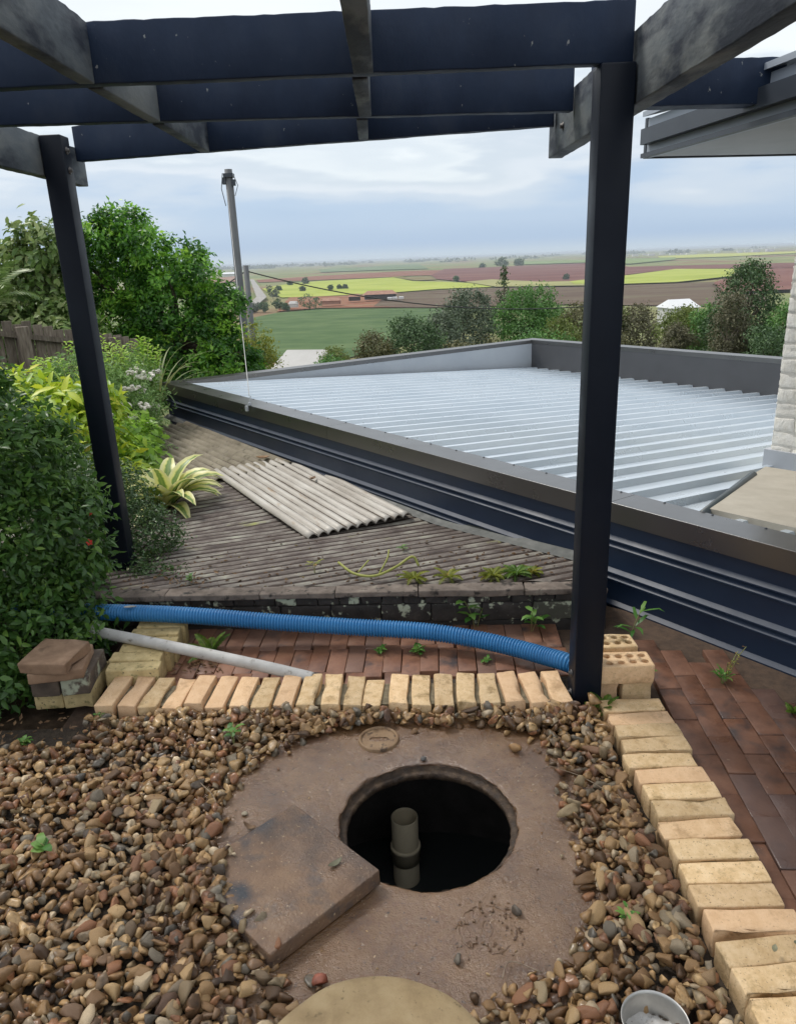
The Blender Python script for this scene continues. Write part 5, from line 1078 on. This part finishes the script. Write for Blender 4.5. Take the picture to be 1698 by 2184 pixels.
fallen('olive leaf lying on the square cover', (-.205, 1.625, .058), .045, .018, M_olive_leaf, .7, .8); fallen('dark curled leaf on the slab left of the square cover', (-.475, 1.835, .006), .045, .018, M_dead, -.4, 1.2)
fallen('brown leaf on the far end of the pale iron sheet', (-1.06, 5.86, .125), .11, .07, M_dead, .2, .6); fallen('brown leaf on the pale iron sheet beside the navy wall', (-.60, 5.20, .125), .07, .04, M_dead, 1.2, .8); fallen('pale leaf resting on the blue hose', (-1.19, 3.015, .192), .055, .02, M_iron, .1, .2)
rs = random.Random(77)
lit = MB()
for k in range(150):
    x, y = rs.uniform(-1.55, -1.15), rs.uniform(2.2, 2.5)
    if rs.random() < .4: x, y = rs.uniform(-1.25, -.9), rs.uniform(3.24, 3.5)
    z = .003 if y < 3 else .18-.1*(y-3.2)
    if rs.random() < .25: x, y, z = rs.uniform(-1.0, -.75), rs.uniform(2.75, 2.95), -.004
    Mz = Matrix.Rotation(rs.uniform(0, 6.28), 3, 'Z') @ Matrix.Rotation(rs.gauss(0, .5), 3, 'X') @ Matrix.Rotation(rs.gauss(0, .4), 3, 'Y'); l_, w_ = rs.uniform(.006, .02), rs.uniform(.003, .008); c = Vector((x, y, z+rs.uniform(.002, .012)))
    lit.add([c+Mz @ Vector(q) for q in ((-l_, 0, 0), (-l_*.2, w_, .003), (l_, 0, .002), (-l_*.1, -w_, .003), (0, 0, -.001))], [(0, 4, 1), (4, 2, 1), (0, 3, 4), (3, 2, 4)])
tag(link('leaf_litter', lit.me('leaf_litter', M_dead)), 'brown leaf litter at the garden edge and roof corner', 'leaf litter', kind='stuff')
for pts, r_, lb in (([(.20, 1.305, .012), (.225, 1.345, .016), (.295, 1.315, .012)], .0016, 'thin bent twig on the slab near the tin'), ([(.46, 2.02, .04), (.55, 1.95, .045), (.66, 1.80, .05)], .0012, 'long dry grass stalk over the right gravel'), ([(-.66, 2.0, .045), (-.60, 1.93, .04), (-.585, 1.86, .03)], .0016, 'thin pale root strand at the left of the slab'), ([(-1.07, 3.30, .2), (-1.03, 3.24, .2), (-1.00, 3.22, .26)], .002, 'dry twig on the left of the old roof edge')):
    mb = MB(); mb.tube(spline(pts, 5), r_, 6); o = link('twig', mb.me('twig', M_twig, True)); tag(o, lb, 'twig')

# ------------------------------------------------------------------ paling fence
fence = empty('paling_fence', (-3.3, 7.6, 0)); tag(fence, 'weathered grey paling fence at the far left', 'fence')
fa, fb = Vector((-4.1, 7.2, 0)), Vector((-2.75, 8.3, 0)); fd = (fb-fa).normalized(); fl = (fb-fa).length; rs = random.Random(14); i = 0; s = 0
def fpz(s): return 1.24-.20*s
while s < fl:
    w_ = rs.uniform(.085, .105); h = fpz(s)+rs.gauss(0, .015); p = fa+fd*(s+w_/2)
    link('paling', rbox('paling', w_/2-.004, .008, h/2+.05, .003, M_fence, i, .001, False), fence, (p.x+3.3, p.y-7.6+rs.gauss(0, .004), h/2-.05), (0, rs.gauss(0, .012), math.atan2(fd.y, fd.x))); s += w_; i += 1
fn = Vector((fd.y, -fd.x, 0))
for dz in (.10, .85):
    a, b = fa+fn*.035, fb+fn*.035; mb = MB(); mb.tube([(a.x+3.3, a.y-7.6, fpz(0)-dz), (b.x+3.3, b.y-7.6, fpz(fl)-dz)], .034, 4); link('rail', mb.me('rail', M_fence), fence)
for s in (.62, 1.5):
    p = fa+fd*s+fn*.07; link('post', rbox('post', .055, .04, fpz(s)/2, .006, M_fence, 5, .002, False), fence, (p.x+3.3, p.y-7.6, fpz(s)/2-.01), (0, 0, math.atan2(fd.y, fd.x)))

# ------------------------------------------------------------------ poles and wires
def upole(label, x, y, top, r0, r1, fit):
    root = empty('utility_pole', (x, y, gh(y))); tag(root, label, 'pole'); h = top-gh(y); mb = MB(); mb.tube([(0, 0, -.5), (0, 0, h*.5), (0, 0, h)], [r0, (r0+r1)/2, r1], 18); link('pole', mb.me('pole', M_pole, True), root)
    if fit:
        mb = MB(); mb.box((0, 0, h-.16), (r1+.03, r1+.03, .05)); mb.tube([(-r1-.06, -.05, h-.1), (-r1-.12, -.08, h-.5), (-r1-.04, -.1, h-.95)], .012, 6); mb.tube([(r1+.05, -.05, h-.2), (r1+.13, -.05, h-.42), (r1+.03, -.08, h-.7)], .01, 6); mb.box((-r1-.03, -.05, h-.3), (.05, .05, .09)); mb.box((r1+.02, -.05, h-.35), (.05, .05, .08)); link('fittings', mb.me('fittings', M_gutter), root)
    return root
upole('tall grey timber utility pole rising behind the garage', -4.36, 23, 4.13, .135, .105, True)
upole('shorter mossy pole just behind the tall utility pole', -8.08, 45, 1.55, .17, .15, False)
def wire(label, a, b, sag, r_, mat, name='power_line'):
    a, b = Vector(a), Vector(b); pts = [a.lerp(b, i/24)-Vector((0, 0, sag*4*(i/24)*(1-i/24))) for i in range(25)]; mb = MB(); mb.tube(pts, r_, 6); o = link(name, mb.me(name, mat, True)); tag(o, label, 'cable')
wire('dark power line sagging right from the shorter pole over the fields', (-8.0, 45, 1.22), (14, 49, -1.6), 1.0, .035, M_wire)
wire('dark power line running left from the shorter pole', (-8.15, 45, 1.22), (-16, 46, 1.3), 1.3, .035, M_wire)
wire('pale service cable from the tall pole down to the garage bracket', (-4.42, 22.85, 3.6), (-1.20, 6.27, .56), .18, .0035, M_wire_light, 'service_cable')

# ------------------------------------------------------------------ trees down the slope
def blobs_for(cx, cy, z0, z1, rx, n_, seed, ry=None, point=0.):
    rnd = random.Random(seed); h = z1-z0; out = [((cx, cy, z0+h*.5), (rx*.62, (ry or rx)*.62, h*.42))]
    for k in range(n_):
        t = rnd.uniform(.12, .95); w_ = math.sin(math.pi*min(1, .12+.8*t))**.6*(1-point*t); a = rnd.uniform(0, 6.28); q = rnd.uniform(.4, .85)
        r_ = rx*rnd.uniform(.24, .42)*(1-point*t*.6); out.append(((cx+math.cos(a)*rx*w_*q*.85, cy+math.sin(a)*(ry or rx)*w_*q*.7, z0+h*t*.93), (r_, r_, r_*rnd.uniform(.7, 1.05))))
    return out
SLOPE = [('grey_green_tree', 'grey green round tree beyond the garage, left of the lone pine', 5.1, 55, -7.2, -.1, 3.0, G_far_grey, 15000, 26, .25),
         ('bushy_tree', 'fresh green bushy tree beyond the garage, right of the grey green tree', 10.6, 61, -7.0, -1.0, 3.4, G_far_green, 14000, 22, .1), ('dark_shrub', 'dark low trees beyond the garage, left of the grey green tree', 1.1, 45, -4.8, -1.75, 2.1, G_far_dark, 8000, 18, .1), ('olive_shrub', 'olive yellow shrub left of the dark low trees beyond the garage', -1.0, 43.5, -4.6, -2.4, 1.5, G_far_olive, 4600, 12, 0),
         ('dry_shrub', 'dry olive brush beyond the garage just left of the black post', 14.1, 58, -5.8, -1.7, 2.0, G_far_olive, 6500, 16, 0), ('lime_shrub', 'yellow green shrub beyond the garage at the far left of the black post', 11.6, 52, -5.6, -2.7, 1.9, G_far_lime, 5000, 12, 0), ('brown_brush', 'brownish sparse brush beyond the garage just right of the black post', 16.1, 50, -5.2, -1.9, 1.9, G_far_brown, 6000, 15, 0), ('lime_shrub', 'yellow green shrub beyond the garage right of the brown brush', 17.1, 45, -5.0, -1.5, 1.7, G_far_lime, 7000, 14, 0), ('lime_shrub', 'small lime shrub against the black post on its right', 14.8, 50.5, -3.6, -1.75, .9, G_far_lime, 2200, 8, 0),
         ('tall_tree', 'tall dark tree with a pointed top at the far right', 17.9, 39, -4.2, 1.2, 2.5, G_far_dark, 17000, 34, .62), ('grey_branched_tree', 'greyish bare twigged tree left of the tall dark tree at the far right', 16.3, 37, -4.2, -.45, 1.3, G_far_brown, 7000, 18, .3), ('bushy_tree', 'green bushy tree at the far right below the tall dark tree', 18.6, 36, -4.4, -.7, 1.5, G_far_green, 8500, 18, .1), ('pale_shrub', 'pale green shrub in front of the white roofed house down the slope', -5.2, 66, -8.6, -5.7, 1.9, G_far_lime, 4200, 12, 0), ('dark_shrub', 'dark green shrub behind the left part of the far parapet', -3.4, 46, -5.6, -3.8, 1.3, G_far_green, 3600, 11, 0), ('olive_shrub', 'low olive shrub peeping over the far parapet near its corner', 4.4, 40, -5.0, -2.9, 2.3, G_far_olive, 6500, 15, 0), ('dark_shrub', 'dark bushes peeping over the parapet right of its corner', 8.6, 45, -5.6, -2.9, 2.5, G_far_green, 7500, 16, 0), ('dark_shrub', 'dark rounded bush low at the far right behind the parapet', 16.4, 33, -4.4, -1.9, 1.3, G_far_dark, 5200, 11, 0), ('brown_brush', 'brown dry bush in front of the white house right of the post', 14.9, 40, -4.0, -2.1, 1.0, G_far_brown, 3600, 11, 0),
         ('bushy_tree', 'rounded green tree filling the gap right of the lone pine', 13.0, 64, -7.0, -2.4, 2.4, G_far_green, 8000, 15, 0), ('grey_green_tree', 'grey green tree between the dark low trees and the round grey green tree', 3.3, 50, -6.0, -1.55, 2.0, G_far_grey, 8000, 15, .1), ('olive_shrub', 'olive bush low behind the parapet left of the black post', 12.4, 44, -5.2, -2.9, 2.0, G_far_olive, 6000, 14, 0),
         ('lime_shrub', 'lime green bush just right of the white house', 20.0, 52, -5.6, -2.3, 1.6, G_far_lime, 5000, 12, 0), ('bushy_tree', 'leafy green tree rising left of the tall dark tree', 17.2, 41, -4.6, -.9, 1.5, G_far_green, 7500, 15, .2), ('dark_shrub', 'dark bush at the foot of the tall dark tree', 17.6, 35, -4.6, -1.6, 1.5, G_far_dark, 6000, 13, 0)]
for k, (nm, lb, x, y, z0, z1, rx, mt, n_, nb_, pt) in enumerate(SLOPE):
    s_ = .0044*y*.62
    plant(nm, lb, 'tree' if 'tree' in nm else 'shrub', blobs_for(x, y, z0, z1, rx, nb_, 200+k, point=pt), n_, s_*1.25, s_*.7, mt, 300+k, (x, y, gh(y)), .10 if 'tree' in nm else .05, z0+.3*(z1-z0), ncl=max(120, n_//20), sig=s_*1.5, fill=.4, up=.5, part='crown', stem='trunk', bark=M_bark_pale if 'grey_b' in nm or 'brown' in nm else M_bark, nlimb=16)
# lone pine: tiers of short branches on a thin trunk
pine = empty('lone_pine', (9.35, 64, gh(64))); tag(pine, 'thin lone pine tree standing above the bushy trees', 'tree'); z0 = gh(64); mb = MB(); mb.tube([(0, 0, -.3), (0, 0, .5-z0)], [.16, .03], 8); pb = []
rnd = random.Random(9)
for k in range(13):
    z = -4.2+4.6*(k/12)**.9; r_ = 1.25*(1-(k/12.6))+.10
    for j in range(6):
        a = 1.05*j+k*.5; 
        if rnd.random() < .22: continue
        tip = Vector((math.cos(a)*r_, math.sin(a)*r_, z-z0+.1*r_)); mb.tube([(0, 0, z-z0-.1), tip*.5+Vector((0, 0, (z-z0)*.5-.05)), tip], .018, 5); pb.append(((9.35+tip.x*.75, 64+tip.y*.75, z+.08), (.30*r_+.05, .30*r_+.05, .12)))
link('trunk', mb.me('trunk', M_bark, True), pine); pb.append(((9.35, 64, .25), (.16, .16, .35))); V, F_, A = leaf_cloud(pb, 2600, .22, .07, 19, ncl=300, sig=.09, fill=.3)
link('crown', fastmesh('crown', V-np.array((9.35, 64, z0)), F_, G_far_dark, False, A), pine)

# ------------------------------------------------------------------ houses and farm on the plain
M_whitewall = surf('white_wall', [(.3, (.55, .54, .52)), (.7, (.66, .65, .63))], .5, rough=(.7, .8), bump=0); M_palegrey = surf('pale_roof', [(.3, (.36, .35, .33)), (.7, (.44, .43, .41))], .5, rough=(.5, .6), bump=0)
M_rust = surf('rust_roof', [(.3, (.26, .12, .075)), (.7, (.38, .21, .14))], .3, rough=(.7, .8), bump=0); M_darkopen = surf('dark_opening', [(.3, (.03, .025, .025)), (.7, (.06, .05, .045))], .5, bump=0); M_whiteroof = surf('white_roof', [(.3, (.66, .67, .68)), (.7, (.76, .77, .78))], .4, rough=(.4, .5), bump=0)
def building(name, label, x, y, z, w_, d_, h, rh, wall_m, roof_m, rz=0, opening=True, group=None):
    root = empty(name, (x, y, z)); root.rotation_euler = (0, 0, rz); tag(root, label, 'building', group); v, f = prism([(-w_/2, -d_/2), (w_/2, -d_/2), (w_/2, d_/2), (-w_/2, d_/2)], -.5, h); link('wall', mesh('wall', v, f, wall_m), root)
    e = .05*w_; v = [(-w_/2-e, -d_/2-e, h), (w_/2+e, -d_/2-e, h), (w_/2+e, d_/2+e, h), (-w_/2-e, d_/2+e, h), (-w_/2*.8, 0, h+rh), (w_/2*.8, 0, h+rh)]; link('roof', mesh('roof', v, [(0, 1, 5, 4), (2, 3, 4, 5), (1, 2, 5), (3, 0, 4), (0, 3, 2, 1)], roof_m), root)
    if opening:
        mb = MB()
        for k in range(3): link('window', MB().box((-w_*.3+k*w_*.3, -d_/2-.02, h*.5), (w_*.08, .03, h*.26)).me('window', M_darkopen), root)
    return root
building('slope_house', 'house with a pale hipped roof down the slope left of the shrubs', -7.8, 72, -10.3, 5.4, 6, 2.4, 1.7, M_whitewall, M_palegrey, R(-14))
building('white_house', 'white roofed house among trees right of the black post', 35.6, 96, -7.35, 3.6, 3.4, 2.0, .95, M_whitewall, M_whiteroof, R(10))
building('farm_shed', 'rust roofed farm shed beside the dark clump of trees', -63, 835, -41.5, 21, 10, 3.2, 3, M_rust, M_rust, 0, False)
building('farm_shed', 'long open farm shed with a rusty roof on the farmyard right', -11, 905, -41.5, 36, 14, 5, 4, M_darkopen, M_rust, R(4), False)
building('farm_shed', 'small dark farm shed between the two rusty sheds', -40, 890, -41.5, 13, 8, 4, 3, M_darkopen, M_rust, 0, False)
building('farm_house', 'pale farmhouse left of the dark tree clump', -99, 803, -41.5, 9, 8, 3.2, 2.5, M_whitewall, M_palegrey, 0, False)
building('packing_shed', 'long white packing shed left of the utility poles', -262, 1266, -42, 40, 16, 6, 4, M_whitewall, M_whiteroof, 0, False)
building('packing_shed', 'white shed far behind the utility poles', -640, 3186, -42, 60, 30, 10, 6, M_whitewall, M_whiteroof, 0, False)
for k, (x, y) in enumerate([(0, 880), (6, 884), (13, 886)]):
    building('parked_trailer', ['white trailer at the left of three beside the long farm shed', 'white trailer in the middle of three beside the long farm shed', 'white trailer at the right of three beside the long farm shed'][k], x, y, -41.5, 5.4, 2.4, 1.9, .4, M_whitewall, M_whiteroof, R(6*k), False, 'white trailers beside the farm shed')
rnd = random.Random(55); tv = MB()
for k in range(150):
    x, y = rnd.uniform(-2300, -500), rnd.uniform(8300, 13500)
    if k % 3 == 0: x, y = rnd.uniform(100, 900), rnd.uniform(12500, 15000)
    if k % 5 == 0: x, y = rnd.uniform(3900, 5000), rnd.uniform(9500, 11000)
    if k % 7 == 0: x, y = rnd.uniform(1500, 2600), rnd.uniform(5000, 6500)
    w_ = rnd.uniform(9, 26); tv.box((x, y, -45+w_*.25), (w_, w_*.6, w_*.42))
tag(link('far_town', tv.me('far_town', M_whitewall)), 'white specks of a far off town on the horizon', 'town', kind='stuff')
vt = []; 
for k in range(90):
    x, y = rnd.uniform(-2600, -300), rnd.uniform(7500, 12500); r_ = rnd.uniform(25, 60)
    if k % 3 == 0: x, y = rnd.uniform(0, 5200), rnd.uniform(7000, 12500)
    vt.append(((x, y, -40), (r_*rnd.uniform(1, 2.6), r_, r_*rnd.uniform(.25, .42))))
V, F_, A = leaf_cloud(vt, 9000, 22, 16, 71, ncl=2600, sig=7, fill=.5)
tag(link('far_woodland', fastmesh('far_woodland', V, F_, G_far_grey, False, A)), 'hazy belt of far trees along the horizon', 'woodland', kind='stuff')
FART = [(-160, 1077, 20, 'roundish tree at the lower left of the bright yellow field'), (-115, 812, 13, 'light tree right of the tall pole below the yellow field'), (-125, 780, 12, 'nearest round tree right of the tall pole'), (-135, 788, 11, 'tree just beside the tall pole below the yellow field'), (-82, 797, 30, 'large dark spreading tree clump in front of the farm sheds'), (-105, 788, 9, 'small dark tree left of the large dark clump'), (-144, 1305, 9, 'lone conifer tree standing in the yellow field left'), (-98, 1312, 8, 'lone round tree in the middle of the yellow field'), (-193, 1377, 8, 'small tree at the left end of the yellow field'), (-75, 1342, 7, 'right one of two shrubs in the yellow field'), (-85, 1340, 7, 'left one of two shrubs in the yellow field'), (-212, 1684, 9, 'small tree on the upper left of the yellow field'), (-184, 1733, 15, 'tree on the upper edge of the yellow field'), (436, 3037, 64, 'big dark tree clump beyond the maroon field'), (129, 1513, 11, 'lone tree on the near edge of the maroon field'), (305, 1358, 10, 'small tree in the maroon field near the black post'), (545, 3323, 50, 'row of low trees right of the big dark clump beyond the maroon field'), (361, 3065, 24, 'small tree beside the white farm beyond the maroon field')]
for k, (x, y, w_, lb) in enumerate(FART):
    flat = .38 if w_ > 20 else .62; h = w_*flat*1.25; s_ = .0018*y*.5
    plant('far_tree', lb, 'tree', blobs_for(x, y, -43.5, -43.5+h, w_*.5, 9, 400+k), 900, s_*1.8, s_*1.3, G_far_dark if k % 3 else G_far_grey, 500+k, (x, y, -44.5), w_*.02, -43.5+h*.2, ncl=120, sig=s_*.8, fill=.4, part='crown', stem='trunk', nlimb=4)

# ------------------------------------------------------------------ air over the plain
hz = bpy.data.materials.new('air'); hz.use_nodes = True; hn = hz.node_tree.nodes; hn.clear()
ho = hn.new('ShaderNodeOutputMaterial'); hv = hn.new('ShaderNodeVolumePrincipled')
hv.inputs['Color'].default_value = (.80, .88, .96, 1); hv.inputs['Density'].default_value = 9e-5; hv.inputs['Anisotropy'].default_value = 0.
hz.node_tree.links.new(hv.outputs[0], ho.inputs['Volume'])
tag(link('haze', MB().box((0, 22500, -20.5), (41000, 23000, 25.8)).me('haze', hz)), kind='stuff')
